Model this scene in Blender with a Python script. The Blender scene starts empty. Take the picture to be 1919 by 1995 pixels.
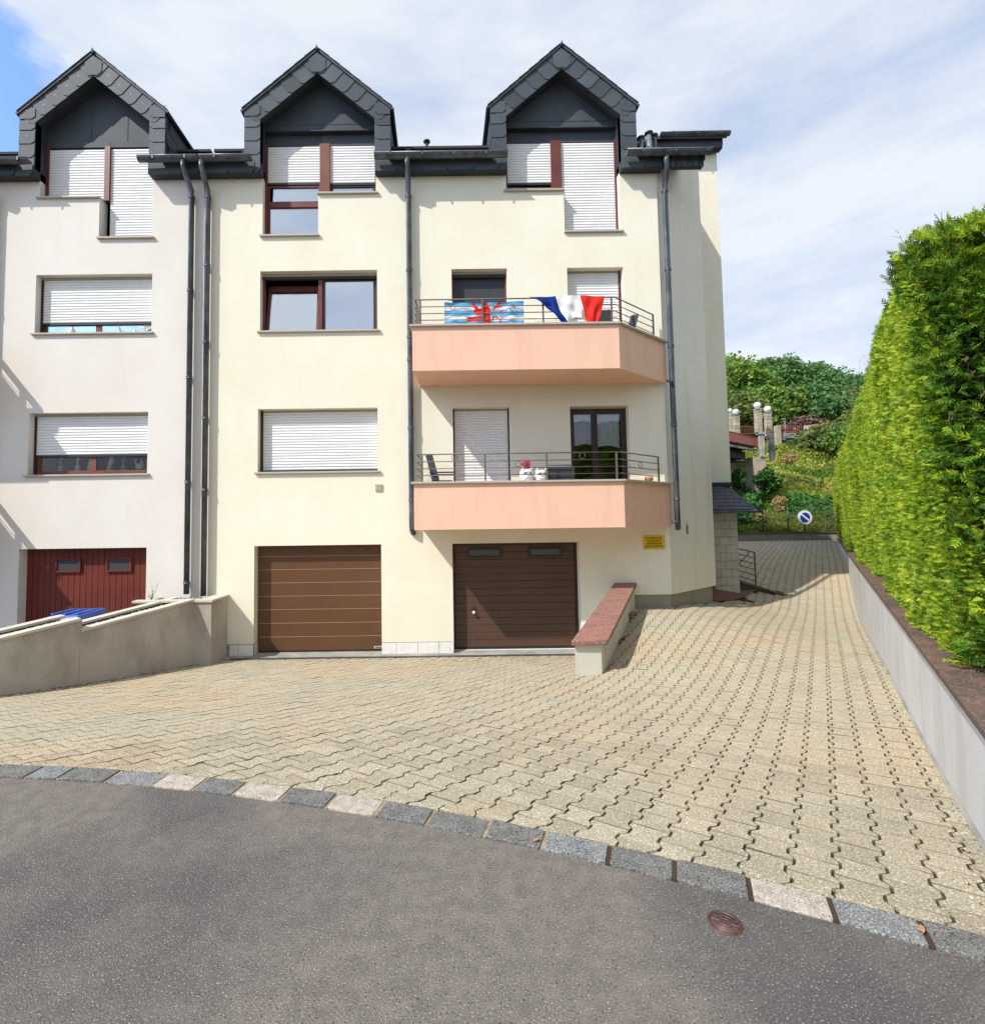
import bpy, bmesh, math, random
import numpy as np
from mathutils import Vector, Matrix
random.seed(7); rng = np.random.default_rng(7)
SC = bpy.context.scene; COL = SC.collection
R = math.radians

# ------------------------------------------------------------------ camera
PITCH, ROLL, CZ = math.atan(.0546), .0135, 2.5
def cam_basis():
    cp, sp = math.cos(PITCH), math.sin(PITCH)
    f = Vector((0, cp, sp)); u = Vector((0, -sp, cp)); r = Vector((1, 0, 0))
    c, s = math.cos(ROLL), math.sin(ROLL)
    return c*r - s*u, s*r + c*u, f
r_, u_, f_ = cam_basis()
cam = bpy.data.cameras.new('camera'); co = bpy.data.objects.new('camera', cam); COL.objects.link(co)
co.matrix_world = Matrix(((r_.x, u_.x, -f_.x, 0), (r_.y, u_.y, -f_.y, 0), (r_.z, u_.z, -f_.z, CZ), (0, 0, 0, 1)))
cam.sensor_width = 36; cam.lens = 36*1000/1995
cam.shift_x = (959.5-860)/1995; cam.shift_y = -(997.5-963.4)/1995
cam.clip_end = 2000; cam.clip_start = .05
SC.camera = co

# ------------------------------------------------------------------ sun, sky, exposure
SUN = Vector((1.37, 1.0, -1.72)).normalized()
sl = bpy.data.lights.new('sun', 'SUN'); so = bpy.data.objects.new('sun', sl); COL.objects.link(so)
sl.energy = 2.8; sl.angle = R(.6); sl.color = (1, .955, .88)
so.rotation_euler = SUN.to_track_quat('-Z', 'Y').to_euler(); so.location = (-8, -6, 30)
SC.view_settings.view_transform = 'Standard'; SC.view_settings.look = 'None'
SC.view_settings.exposure = .9; SC.view_settings.gamma = 1; SC.view_settings.use_curve_mapping = False
w = bpy.data.worlds.new('World'); SC.world = w; w.use_nodes = True
nt = w.node_tree; nt.nodes.clear()
def N(t, **k):
    n = nt.nodes.new(t)
    for a, b in k.items(): setattr(n, a, b)
    return n
sky = N('ShaderNodeTexSky', sky_type='NISHITA', sun_disc=False)
sky.sun_elevation = math.asin(-SUN.z); sky.sun_rotation = math.atan2(-SUN.x, -SUN.y); sky.air_density = 1.0; sky.dust_density = .6; sky.ozone_density = 1.5
tc = N('ShaderNodeTexCoord')
mp = N('ShaderNodeMapping'); mp.inputs['Scale'].default_value = (1.0, 1.0, 2.1); mp.inputs['Location'].default_value = (.35, .2, .1)
n1 = N('ShaderNodeTexNoise'); n1.inputs['Scale'].default_value = 2.1; n1.inputs['Detail'].default_value = 9; n1.inputs['Roughness'].default_value = .56; n1.inputs['Distortion'].default_value = .35
n2 = N('ShaderNodeTexNoise'); n2.inputs['Scale'].default_value = 1.7; n2.inputs['Detail'].default_value = 9; n2.inputs['Roughness'].default_value = .6
nt.links.new(tc.outputs['Generated'], mp.inputs['Vector']); nt.links.new(mp.outputs[0], n1.inputs['Vector'])
mp2 = N('ShaderNodeMapping'); mp2.inputs['Scale'].default_value = (1, 1, 3.2); mp2.inputs['Location'].default_value = (4.2, 1.7, 3.1)
nt.links.new(tc.outputs['Generated'], mp2.inputs['Vector']); nt.links.new(mp2.outputs[0], n2.inputs['Vector'])
# the cloud sheet opens towards the west (left of the picture)
sx = N('ShaderNodeSeparateXYZ'); nt.links.new(tc.outputs['Generated'], sx.inputs[0])
b1 = N('ShaderNodeMapRange'); b1.inputs['From Min'].default_value = -.56; b1.inputs['From Max'].default_value = -.23; b1.inputs['To Min'].default_value = -.15; b1.inputs['To Max'].default_value = .22
nt.links.new(sx.outputs['X'], b1.inputs['Value'])
ad = N('ShaderNodeMath', operation='ADD'); nt.links.new(n1.outputs['Fac'], ad.inputs[0]); nt.links.new(b1.outputs[0], ad.inputs[1])
cr = N('ShaderNodeMapRange', interpolation_type='SMOOTHSTEP'); cr.inputs['From Min'].default_value = .44; cr.inputs['From Max'].default_value = .56; cr.inputs['To Max'].default_value = .93
nt.links.new(ad.outputs[0], cr.inputs['Value'])
cc = N('ShaderNodeMix', data_type='RGBA'); cc.inputs['A'].default_value = (3.05, 3.6, 4.6, 1); cc.inputs['B'].default_value = (4.75, 5.0, 5.25, 1)
cm = N('ShaderNodeMapRange'); cm.inputs['From Min'].default_value = .36; cm.inputs['From Max'].default_value = .58
nt.links.new(n2.outputs['Fac'], cm.inputs['Value']); nt.links.new(cm.outputs[0], cc.inputs['Factor'])
mx = N('ShaderNodeMix', data_type='RGBA'); nt.links.new(cr.outputs[0], mx.inputs['Factor']); 
sg = N('ShaderNodeMix', data_type='RGBA', blend_type='MULTIPLY'); sg.inputs['Factor'].default_value = 1; sg.inputs['B'].default_value = (1.35, 1.5, 1.75, 1)
nt.links.new(sky.outputs[0], sg.inputs['A']); nt.links.new(sg.outputs['Result'], mx.inputs['A']); nt.links.new(cc.outputs['Result'], mx.inputs['B'])
bg = N('ShaderNodeBackground'); bg.inputs['Strength'].default_value = .1
ow = N('ShaderNodeOutputWorld'); nt.links.new(mx.outputs['Result'], bg.inputs['Color']); nt.links.new(bg.outputs[0], ow.inputs[0])

# ------------------------------------------------------------------ materials
def lin(c): return tuple(((v/255+.055)/1.055)**2.4 if v/255 > .04045 else v/255/12.92 for v in c)
MATS = {}
def mat(name, col, rough=.7, spec=.3, metal=0, var=None, vs=3.0, vd=4, bump=0, bs=80, speck=None, ss=200, speck2=None, stain=None, trans=0, randv=0, st=(.5, .62), spt=.62, isl=0):
    """principled with: large soft variation (var colour), speckles, stains, fine bump"""
    m = bpy.data.materials.new(name); m.use_nodes = True; t = m.node_tree; bs_ = t.nodes['Principled BSDF']
    geo = t.nodes.new('ShaderNodeNewGeometry')
    out = None
    def rgb(c): return (*c[:3], 1)
    cur = None
    def mixin(cur, fac_out, c):
        x = t.nodes.new('ShaderNodeMix'); x.data_type = 'RGBA'
        if cur is None: x.inputs['A'].default_value = rgb(col)
        else: t.links.new(cur, x.inputs['A'])
        x.inputs['B'].default_value = rgb(c); t.links.new(fac_out, x.inputs['Factor']); return x.outputs['Result']
    def noise(scale, detail, lo, hi, mx_=1, off=0, sc3=None):
        n = t.nodes.new('ShaderNodeTexNoise'); n.inputs['Scale'].default_value = scale; n.inputs['Detail'].default_value = detail
        a = t.nodes.new('ShaderNodeMapping'); a.inputs['Location'].default_value = (off, off*.7, off*1.3)
        if sc3: a.inputs['Scale'].default_value = sc3
        t.links.new(geo.outputs['Position'], a.inputs['Vector']); t.links.new(a.outputs[0], n.inputs['Vector'])
        r = t.nodes.new('ShaderNodeMapRange'); r.inputs['From Min'].default_value = lo; r.inputs['From Max'].default_value = hi; r.inputs['To Max'].default_value = mx_
        t.links.new(n.outputs['Fac'], r.inputs['Value']); return r.outputs[0]
    if var: cur = mixin(cur, noise(vs, vd, .38, .64), var)
    if stain: cur = mixin(cur, noise(stain[1], 5, st[0], st[1], stain[2], 7, stain[3] if len(stain) > 3 else None), stain[0])
    if speck: cur = mixin(cur, noise(ss, 2, spt-.04, spt+.03), speck)
    if speck2: cur = mixin(cur, noise(ss*.8, 2, spt-.04, spt+.03, 1, 3), speck2)
    if randv:
        oi = t.nodes.new('ShaderNodeObjectInfo'); r = t.nodes.new('ShaderNodeMapRange'); r.inputs['To Min'].default_value = 1-randv; r.inputs['To Max'].default_value = 1+randv
        t.links.new(oi.outputs['Random'], r.inputs['Value'])
        hs = t.nodes.new('ShaderNodeHueSaturation'); t.links.new(r.outputs[0], hs.inputs['Value'])
        if cur is None: hs.inputs['Color'].default_value = rgb(col)
        else: t.links.new(cur, hs.inputs['Color'])
        cur = hs.outputs['Color']
    if isl:
        r = t.nodes.new('ShaderNodeMapRange'); r.inputs['To Min'].default_value = 1-isl; r.inputs['To Max'].default_value = 1+isl
        t.links.new(geo.outputs['Random Per Island'], r.inputs['Value'])
        hs = t.nodes.new('ShaderNodeHueSaturation'); t.links.new(r.outputs[0], hs.inputs['Value']); t.links.new(cur, hs.inputs['Color'])
        r2 = t.nodes.new('ShaderNodeMapRange'); r2.inputs['To Min'].default_value = .5+.035*isl*2; r2.inputs['To Max'].default_value = .5-.045*isl*2; t.links.new(geo.outputs['Random Per Island'], r2.inputs['Value']); t.links.new(r2.outputs[0], hs.inputs['Hue']); cur = hs.outputs['Color']
    if cur is None: bs_.inputs['Base Color'].default_value = rgb(col)
    else: t.links.new(cur, bs_.inputs['Base Color'])
    bs_.inputs['Roughness'].default_value = rough; bs_.inputs['Specular IOR Level'].default_value = spec; bs_.inputs['Metallic'].default_value = metal
    if bump:
        n = t.nodes.new('ShaderNodeTexNoise'); n.inputs['Scale'].default_value = bs; n.inputs['Detail'].default_value = 3
        t.links.new(geo.outputs['Position'], n.inputs['Vector'])
        b = t.nodes.new('ShaderNodeBump'); b.inputs['Strength'].default_value = 1; b.inputs['Distance'].default_value = bump
        t.links.new(n.outputs['Fac'], b.inputs['Height']); t.links.new(b.outputs[0], bs_.inputs['Normal'])
    if trans:
        tr = t.nodes.new('ShaderNodeBsdfTranslucent'); ms = t.nodes.new('ShaderNodeMixShader'); ms.inputs[0].default_value = trans
        if cur is None: tr.inputs['Color'].default_value = rgb(col)
        else: t.links.new(cur, tr.inputs['Color'])
        t.links.new(bs_.outputs[0], ms.inputs[1]); t.links.new(tr.outputs[0], ms.inputs[2])
        t.links.new(ms.outputs[0], t.nodes['Material Output'].inputs['Surface'])
    MATS[name] = m; return m
def glass(name, refl, tint=(.85, .9, .92)):
    m = bpy.data.materials.new(name); m.use_nodes = True; t = m.node_tree; t.nodes.clear()
    g = t.nodes.new('ShaderNodeBsdfGlossy'); g.inputs['Roughness'].default_value = .015; g.inputs['Color'].default_value = (.93, .96, 1, 1)
    tr = t.nodes.new('ShaderNodeBsdfTransparent'); tr.inputs['Color'].default_value = (*tint, 1)
    n = t.nodes.new('ShaderNodeTexNoise'); n.inputs['Scale'].default_value = 1.6
    ge = t.nodes.new('ShaderNodeNewGeometry'); t.links.new(ge.outputs['Position'], n.inputs['Vector'])
    b = t.nodes.new('ShaderNodeBump'); b.inputs['Distance'].default_value = .003; t.links.new(n.outputs['Fac'], b.inputs['Height']); t.links.new(b.outputs[0], g.inputs['Normal'])
    lw = t.nodes.new('ShaderNodeFresnel'); lw.inputs['IOR'].default_value = 1.5
    a = t.nodes.new('ShaderNodeMath'); a.operation = 'MULTIPLY_ADD'; a.inputs[1].default_value = 1.5; a.inputs[2].default_value = refl; a.use_clamp = True
    t.links.new(lw.outputs[0], a.inputs[0])
    ms = t.nodes.new('ShaderNodeMixShader'); o = t.nodes.new('ShaderNodeOutputMaterial')
    t.links.new(a.outputs[0], ms.inputs[0]); t.links.new(tr.outputs[0], ms.inputs[1]); t.links.new(g.outputs[0], ms.inputs[2]); t.links.new(ms.outputs[0], o.inputs['Surface'])
    MATS[name] = m; return m
M = MATS
mat('cream', (.775, .74, .605), .9, .1, var=(.755, .71, .565), vs=1.0, bump=.002, bs=120, stain=((.68, .61, .46), 2.4, .16, (1, 1, .2)))
mat('blush', (.725, .69, .63), .9, .1, var=(.705, .655, .59), vs=1.0, bump=.002, bs=120, stain=((.64, .59, .52), 2.4, .16, (1, 1, .2)))
mat('chamfer', (.77, .745, .65), .9, .1, var=(.75, .715, .61), vs=1.2, bump=.002, bs=120, stain=((.60, .57, .50), 2.2, .35, (1, 1, .15)))
mat('plinth', (.33, .31, .25), .9, .1, var=(.28, .26, .21), vs=3, bump=.001)
mat('salmon', (.79, .49, .36), .85, .12, var=(.77, .50, .355), vs=.8, bump=.0015, bs=120, stain=((.66, .42, .31), 4.0, .3, (1, 1, .2)))
mat('stone_sill', (.44, .40, .32), .7, .3, speck=(.26, .22, .18), ss=120, speck2=(.6, .56, .48), bump=.0008)
mat('slate', (.055, .066, .078), .62, .25, var=(.068, .08, .092), vs=2, bump=.0012, bs=40, randv=.22)
mat('slate_dark', (.03, .036, .045), .6, .3, var=(.042, .05, .06), vs=2, bump=.001, bs=40)
mat('roof_slate', (.045, .05, .062), .65, .25, var=(.07, .076, .09), vs=1.5, bump=.003, bs=25, speck=(.14, .14, .15), ss=30)
mat('zinc', (.075, .085, .10), .42, .5, .35, var=(.12, .13, .145), vs=5, bump=.0006, bs=30, stain=((.045, .05, .06), 6, .8, (1, 1, .25)))
mat('zinc_light', (.20, .22, .24), .4, .5, .4, var=(.28, .3, .32), vs=7)
mat('frame_red', (.145, .035, .026), .45, .4, var=(.11, .026, .022), vs=4, bump=.0004, bs=60)
mat('frame_brown', (.20, .07, .038), .5, .35, var=(.15, .05, .028), vs=3, bump=.0004, bs=60)
mat('frame_dark', (.035, .018, .016), .45, .4)
mat('rail_dark', (.02, .02, .022), .5, .4)
mat('shutter', (.80, .80, .78), .55, .35, var=(.77, .77, .745), vs=2)
mat('door_brown', (.112, .050, .022), .5, .4, var=(.10, .044, .019), vs=1.2, bump=.0006, bs=90)
mat('door_dark', (.085, .045, .028), .5, .4, var=(.075, .04, .025), vs=1.5, bump=.0006, bs=90)
mat('door_line', (.33, .19, .10), .45, .4)
mat('door_red', (.15, .03, .019), .6, .25, var=(.125, .024, .016), vs=2, bump=.0008, bs=60)
mat('white_tile', (.76, .75, .71), .5, .4, var=(.72, .70, .65), vs=4, stain=((.5, .42, .3), 11, .4), st=(.58, .68))
mat('white_metal', (.75, .75, .72), .4, .5)
mat('black_plastic', (.018, .018, .02), .45, .5)
mat('concrete', (.36, .345, .29), .9, .15, var=(.28, .27, .235), vs=2.5, bump=.002, bs=60, stain=((.20, .2, .18), 3, .6))
mat('garden_render', (.47, .425, .36), .9, .1, var=(.43, .385, .325), vs=1.4, bump=.002, bs=110, stain=((.22, .19, .15), 1.3, .5, (1, 1, .5)))
mat('light_render', (.60, .575, .50), .9, .1, var=(.56, .535, .47), vs=2, bump=.0015, bs=110, stain=((.42, .38, .31), 3, .5, (1, 1, .3)))
mat('wall_render', (.66, .645, .605), .85, .15, var=(.62, .60, .555), vs=1.6, bump=.0015, bs=70, stain=((.46, .44, .39), 2.6, .35, (1, 1, .3)))
mat('coping_cream', (.56, .52, .42), .75, .25, speck=(.4, .36, .28), ss=60, bump=.001, var=(.5, .46, .37))
mat('red_granite', (.31, .13, .095), .6, .35, var=(.25, .13, .105), vs=9, speck=(.10, .05, .045), ss=75, speck2=(.48, .30, .25), bump=.002, bs=50, stain=((.13, .10, .09), 5, .75, (.6, 2.5, 1)))
mat('brown_granite', (.16, .10, .075), .65, .3, var=(.10, .075, .06), vs=6, speck=(.34, .15, .10), ss=60, bump=.0016, bs=50, stain=((.07, .06, .05), 4, .8))
mat('iron', (.11, .105, .10), .5, .45, .2, var=(.075, .07, .07), vs=10)
mat('rail_metal', (.135, .12, .10), .5, .4, .2)
mat('gravel', (.10, .095, .09), .9, .2, var=(.04, .04, .04), vs=25, speck=(.35, .33, .3), ss=30, bump=.02, bs=40)
mat('soil', (.10, .075, .05), .95, .1, var=(.06, .045, .03), vs=6, bump=.01, bs=20)
mat('blue_plastic', (.05, .11, .42), .4, .45)
mat('manhole', (.085, .035, .028), .6, .4, .3, var=(.13, .06, .045), vs=30, bump=.001)
mat('leaf_orange', (.45, .19, .09), .6)
mat('asphalt', (.146, .128, .110), .93, .15, var=(.182, .160, .138), vs=14, vd=8, bump=.006, bs=170, speck=(.36, .33, .29), ss=150, speck2=(.05, .045, .04), stain=((.080, .075, .072), .8, .8), st=(.50, .66), spt=.645)
mat('paver', (.40, .345, .238), .92, .12, var=(.335, .30, .215), vs=2.6, vd=8, bump=.0035, bs=230, speck=(.17, .135, .085), ss=150, speck2=(.68, .62, .48), stain=((.44, .315, .19), .5, .7), st=(.50, .66), randv=.10, spt=.60)
mat('paver_edge', (.23, .19, .12), .95, .05, var=(.10, .08, .05), vs=5, vd=6)
mat('joint', (.07, .05, .03), .98, .05, var=(.05, .05, .022), vs=3, speck=(.16, .11, .07), ss=60, bump=.004, bs=60)
mat('kerb_dark', (.115, .11, .096), .85, .2, var=(.165, .158, .14), vs=14, vd=6, speck=(.30, .31, .29), ss=150, speck2=(.04, .045, .045), bump=.004, bs=110, spt=.61)
mat('kerb_grey', (.20, .205, .19), .85, .2, var=(.14, .145, .14), vs=14, vd=6, speck=(.42, .41, .38), ss=150, speck2=(.07, .075, .08), bump=.004, bs=70, spt=.60)
mat('kerb_light', (.42, .37, .30), .85, .2, var=(.30, .26, .205), vs=18, vd=8, speck=(.18, .15, .12), ss=150, speck2=(.6, .56, .48), bump=.004, bs=70)
mat('mortar', (.34, .28, .19), .95, .1, var=(.2, .15, .1), vs=12, bump=.003, bs=60)
mat('mortar_dark', (.06, .04, .03), .95, .1, bump=.003, bs=60)
mat('block_white', (.50, .47, .41), .8, .2, var=(.42, .39, .34), vs=5, bump=.002, bs=70)
mat('mortar_grey', (.12, .12, .115), .95, .1)
mat('path_red', (.22, .115, .09), .85, .2, var=(.18, .10, .08), vs=4, bump=.001)
mat('sign_yellow', (.72, .50, .02), .5, .4, var=(.62, .41, .02), vs=8)
mat('ink', (.03, .02, .01), .6)
mat('sign_white', (.82, .84, .86), .4, .4); mat('sign_blue', (.012, .05, .30), .4, .4)
mat('green_post', (.02, .10, .04), .5, .4); mat('grey_post', (.06, .065, .065), .6)
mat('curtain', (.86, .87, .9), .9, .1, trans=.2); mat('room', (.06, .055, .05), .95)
mat('ceramic', (.78, .77, .74), .3, .5); mat('ceramic_grey', (.35, .36, .38), .4); mat('flower', (.75, .10, .13), .6, trans=.2)
mat('anthracite', (.045, .047, .055), .6, .3); mat('mesh_grey', (.10, .105, .115), .8, .2); mat('terracotta', (.33, .17, .10), .7)
mat('flag_white', (.80, .80, .82), .8, .1, trans=.15); mat('flag_lblue', (.10, .42, .74), .8, .1, trans=.15); mat('flag_red', (.74, .035, .025), .8, .1, trans=.15); mat('flag_blue', (.012, .035, .23), .8, .1, trans=.15)
mat('bridge_red', (.60, .19, .16), .7, .2, var=(.50, .16, .14), vs=8, speck=(.5, .2, .16), ss=9); mat('bridge_concrete', (.40, .385, .33), .9, .1, var=(.30, .29, .25), vs=2, stain=((.13, .13, .12), 1.2, .8))
mat('bridge_dark', (.06, .06, .06), .9); mat('sandstone', (.42, .36, .26), .9, .1, var=(.30, .26, .19), vs=3, randv=.12); mat('rubble', (.24, .22, .19), .9, .1, randv=.3)
mat('rust_rail', (.27, .09, .055), .7); mat('globe', (.85, .85, .82), .3, .4, trans=.3)
mat('bark', (.09, .065, .045), .9, .1, var=(.05, .04, .03), vs=5, bump=.02, bs=8)
mat('thuja', (.245, .395, .022), .55, .25, var=(.35, .475, .035), vs=1.6, vd=5, trans=.30, stain=((.10, .22, .012), 5.5, .8), st=(.48, .60), isl=.5)
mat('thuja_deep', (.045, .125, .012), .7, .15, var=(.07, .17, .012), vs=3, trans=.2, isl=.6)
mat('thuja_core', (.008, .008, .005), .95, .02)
mat('twig', (.20, .13, .06), .8)
mat('leaf_mid', (.155, .28, .05), .6, .2, isl=.35, var=(.21, .33, .06), vs=.35, vd=4, trans=.3)
mat('leaf_dark', (.085, .19, .06), .6, .2, isl=.35, var=(.12, .235, .07), vs=.35, vd=4, trans=.25)
mat('leaf_olive', (.17, .21, .06), .6, .2, isl=.35, var=(.11, .18, .04), vs=.5, vd=4, trans=.3)
mat('leaf_ivy', (.05, .15, .03), .5, .3, isl=.35, var=(.05, .15, .03), vs=1.5, trans=.25)
mat('leaf_dead', (.20, .12, .09), .8, .1, var=(.12, .08, .065), vs=1)
mat('leaf_rust', (.44, .29, .13), .8, .1, var=(.38, .33, .14), vs=2, trans=.2)
mat('hill_leaf', (.27, .37, .045), .65, .15, isl=.35, var=(.40, .36, .08), vs=.22, vd=6, trans=.3, stain=((.05, .14, .018), .45, .9), st=(.47, .60))
mat('hill_soil', (.10, .12, .03), .95, .05, var=(.16, .15, .05), vs=.5)
mat('tile_red', (.22, .075, .045), .8)
glass('glass_sky', .48); glass('glass_dark', .02, (.9, .92, .94)); glass('glass_frost', .10, (.3, .3, .32))

# ------------------------------------------------------------------ mesh helpers
class MB:
    def __init__(s): s.v = []; s.f = []; s.m = []; s.sm = []
    def add(s, vs, fs, mi=0, smooth=False):
        o = len(s.v); s.v += [tuple(p) for p in vs]
        for f in fs: s.f.append([i+o for i in f]); s.m.append(mi); s.sm.append(smooth)
        return s
    def box(s, x0, x1, y0, y1, z0, z1, mi=0):
        return s.add([(x0,y0,z0),(x1,y0,z0),(x1,y1,z0),(x0,y1,z0),(x0,y0,z1),(x1,y0,z1),(x1,y1,z1),(x0,y1,z1)],
                     [(0,3,2,1),(4,5,6,7),(0,1,5,4),(1,2,6,5),(2,3,7,6),(3,0,4,7)], mi)
    def hexa(s, b, t, mi=0):      # 4 bottom + 4 top points, ccw from above
        return s.add(list(b)+list(t), [(0,3,2,1),(4,5,6,7),(0,1,5,4),(1,2,6,5),(2,3,7,6),(3,0,4,7)], mi)
    def prism(s, pts, d, mi=0):   # planar loop extruded by vector d
        n = len(pts); q = [tuple(Vector(p)+Vector(d)) for p in pts]
        return s.add(list(pts)+q, [list(range(n))[::-1], list(range(n, 2*n))]+[(i, (i+1) % n, n+(i+1) % n, n+i) for i in range(n)], mi)
    def tube(s, pts, r, n=8, mi=0, cap=True):
        pts = [Vector(p) for p in pts]; rs = r if isinstance(r, (list, tuple)) else [r]*len(pts); rings = []
        ref = Vector((0, 0, 1))
        for i, p in enumerate(pts):
            d = (pts[min(i+1, len(pts)-1)]-pts[max(i-1, 0)]).normalized()
            a = ref if abs(d.dot(ref)) < .9 else Vector((1, 0, 0))
            x = d.cross(a).normalized(); y = d.cross(x)
            rings += [p+(x*math.cos(2*math.pi*k/n)+y*math.sin(2*math.pi*k/n))*rs[i] for k in range(n)]
        fs = [(i*n+k, i*n+(k+1) % n, (i+1)*n+(k+1) % n, (i+1)*n+k) for i in range(len(pts)-1) for k in range(n)]
        s.add(rings, fs, mi, n > 4)
        if cap: s.add([], []); o = len(s.v)-len(rings); s.f += [[o+k for k in range(n)], [o+len(rings)-n+k for k in range(n)][::-1]]; s.m += [mi]*2; s.sm += [False]*2
        return s
    def lathe(s, prof, c, n=16, mi=0):
        vs = [(c[0]+r*math.cos(2*math.pi*k/n), c[1]+r*math.sin(2*math.pi*k/n), c[2]+z) for r, z in prof for k in range(n)]
        return s.add(vs, [(i*n+k, i*n+(k+1) % n, (i+1)*n+(k+1) % n, (i+1)*n+k) for i in range(len(prof)-1) for k in range(n)], mi, True)
    def ball(s, c, r, n=16, mi=0, sz=1):
        m_ = n//2
        return s.lathe([(max(r*math.sin(math.pi*i/m_), .0005), -r*sz*math.cos(math.pi*i/m_)) for i in range(m_+1)], c, n, mi)
    def ring(s, c, R_, r, ax='y', n=16, k=6, mi=0):
        pts = []
        for i in range(n+1):
            a = 2*math.pi*i/n; d = (math.cos(a)*R_, math.sin(a)*R_)
            if ax == 'y': pts.append((c[0]+d[0], c[1], c[2]+d[1]))
            else: pts.append((c[0]+d[0]*ax[0], c[1]+d[0]*ax[1], c[2]+d[1]))
        return s.tube(pts, r, k, mi, False)
ORG = {}
def tag(o, label=None, cat=None, group=None, kind=None):
    if label: o['label'] = label
    if cat: o['category'] = cat
    if group: o['group'] = group
    if kind: o['kind'] = kind
    return o
def empty(name, loc, label, cat, group=None):
    o = bpy.data.objects.new(name, None); COL.objects.link(o); o.location = loc; o.empty_display_size = .2; ORG[o.name] = Vector(loc)
    return tag(o, label, cat, group)
def mk(name, mb, mats, parent=None, bevel=0, loc=None):
    org = ORG[parent.name] if parent else Vector(loc or (0, 0, 0))
    me = bpy.data.meshes.new(name)
    V = [(p[0]-org.x, p[1]-org.y, p[2]-org.z) for p in mb.v]
    me.from_pydata(V, [], mb.f)
    if isinstance(mats, str): mats = [mats]
    for q in mats: me.materials.append(M[q])
    me.polygons.foreach_set('material_index', mb.m); me.polygons.foreach_set('use_smooth', mb.sm)
    bm = bmesh.new(); bm.from_mesh(me); bmesh.ops.recalc_face_normals(bm, faces=bm.faces)
    if bevel:
        es = [e for e in bm.edges if len(e.link_faces) == 2 and e.calc_face_angle(0) > .5]
        bmesh.ops.bevel(bm, geom=es, offset=bevel, segments=2, affect='EDGES', profile=.6)
    bm.to_mesh(me); bm.free(); me.update()
    o = bpy.data.objects.new(name, me); COL.objects.link(o)
    if parent: o.parent = parent; ORG[o.name] = org
    else: o.location = org; ORG[o.name] = org
    return o
def thing(name, mb, mats, label, cat, group=None, loc=(0, 0, 0), bevel=0): return tag(mk(name, mb, mats, None, bevel, loc), label, cat, group)
def struct(name, mb, mats): return tag(mk(name, mb, mats), kind='structure')
def raw_mesh(name, V, F, mats, mi=None, parent=None, smooth=False):
    """V (n,3), F (m,k) numpy, fast path"""
    org = ORG[parent.name] if parent else Vector((0, 0, 0))
    V = (V-np.array(org)).astype(np.float32); k = F.shape[1]
    me = bpy.data.meshes.new(name); me.vertices.add(len(V)); me.vertices.foreach_set('co', V.ravel())
    me.loops.add(F.size); me.loops.foreach_set('vertex_index', F.astype(np.int32).ravel())
    me.polygons.add(len(F)); me.polygons.foreach_set('loop_start', np.arange(0, F.size, k, dtype=np.int32))
    if isinstance(mats, str): mats = [mats]
    for q in mats: me.materials.append(M[q])
    if mi is not None: me.polygons.foreach_set('material_index', mi.astype(np.int32))
    me.polygons.foreach_set('use_smooth', np.full(len(F), smooth))
    me.update(calc_edges=True); o = bpy.data.objects.new(name, me); COL.objects.link(o)
    if parent: o.parent = parent; ORG[o.name] = org
    else: ORG[o.name] = org
    return o

# ------------------------------------------------------------------ ground heights
def rbf(P):
    P = np.array(P, float); n = len(P); d = np.linalg.norm(P[:, None, :2]-P[None, :, :2], axis=2)
    K = np.where(d > 0, d*d*np.log(d+1e-9), 0)+np.eye(n)*.02; A = np.zeros((n+3, n+3)); A[:n, :n] = K
    A[:n, n] = 1; A[:n, n+1:] = P[:, :2]; A[n, :n] = 1; A[n+1:, :n] = P[:, :2].T
    wts = np.linalg.solve(A, np.concatenate([P[:, 2], np.zeros(3)]))
    def f(x, y):
        x = np.asarray(x, float); y = np.asarray(y, float); sh = x.shape; q = np.stack([x.ravel(), y.ravel()], 1)
        d = np.linalg.norm(q[:, None]-P[None, :, :2], axis=2); k = np.where(d > 0, d*d*np.log(d+1e-9), 0)
        return (k@wts[:n]+wts[n]+q@wts[n+1:]).reshape(sh)
    return f
OX = np.array([-2.67,-2.34,-2.0,-1.49,-1.2,-.91,-.64,-.37,-.11,.18,.44,.70,.94,1.19,1.44,1.68,1.80])
OY = np.array([3.17,3.15,3.10,2.99,2.95,2.86,2.79,2.71,2.62,2.52,2.43,2.33,2.21,2.11,1.97,1.85,1.81])
PC = np.polyfit(OX, OY, 3); DPC = np.polyder(PC)
def kerb_y(x):
    x = np.asarray(x, float); xc = np.clip(x, -2.9, 1.9); return np.polyval(PC, xc)+(x-xc)*np.polyval(DPC, xc)*np.where(x < 0, .4, 1)
def kerb_s(x):
    x = np.asarray(x, float); xc = np.clip(x, -2.9, 1.9); return np.polyval(DPC, xc)*np.where(x < -2.9, .4, 1)
kz = 1.008
KP = [(x, float(kerb_y(x))+.12, kz) for x in (-9, -6, -4, -2.5, -1, 0, .8, 1.5, 2.1)]
ZL = rbf(KP+[(-5.9, 6.95, .28), (-5.4, 7.77, .17), (-4.5, 9.24, .03), (-3.6, 9.7, 0), (-1, 9.7, 0), (1, 9.7, 0), (2.6, 9.7, 0), (1.77, 7.05, .405), (0, 6.5, .44), (-2.5, 6.5, .40), (-8, 7.5, .15), (-8, 10, 0), (4, 7, .5)])
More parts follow.
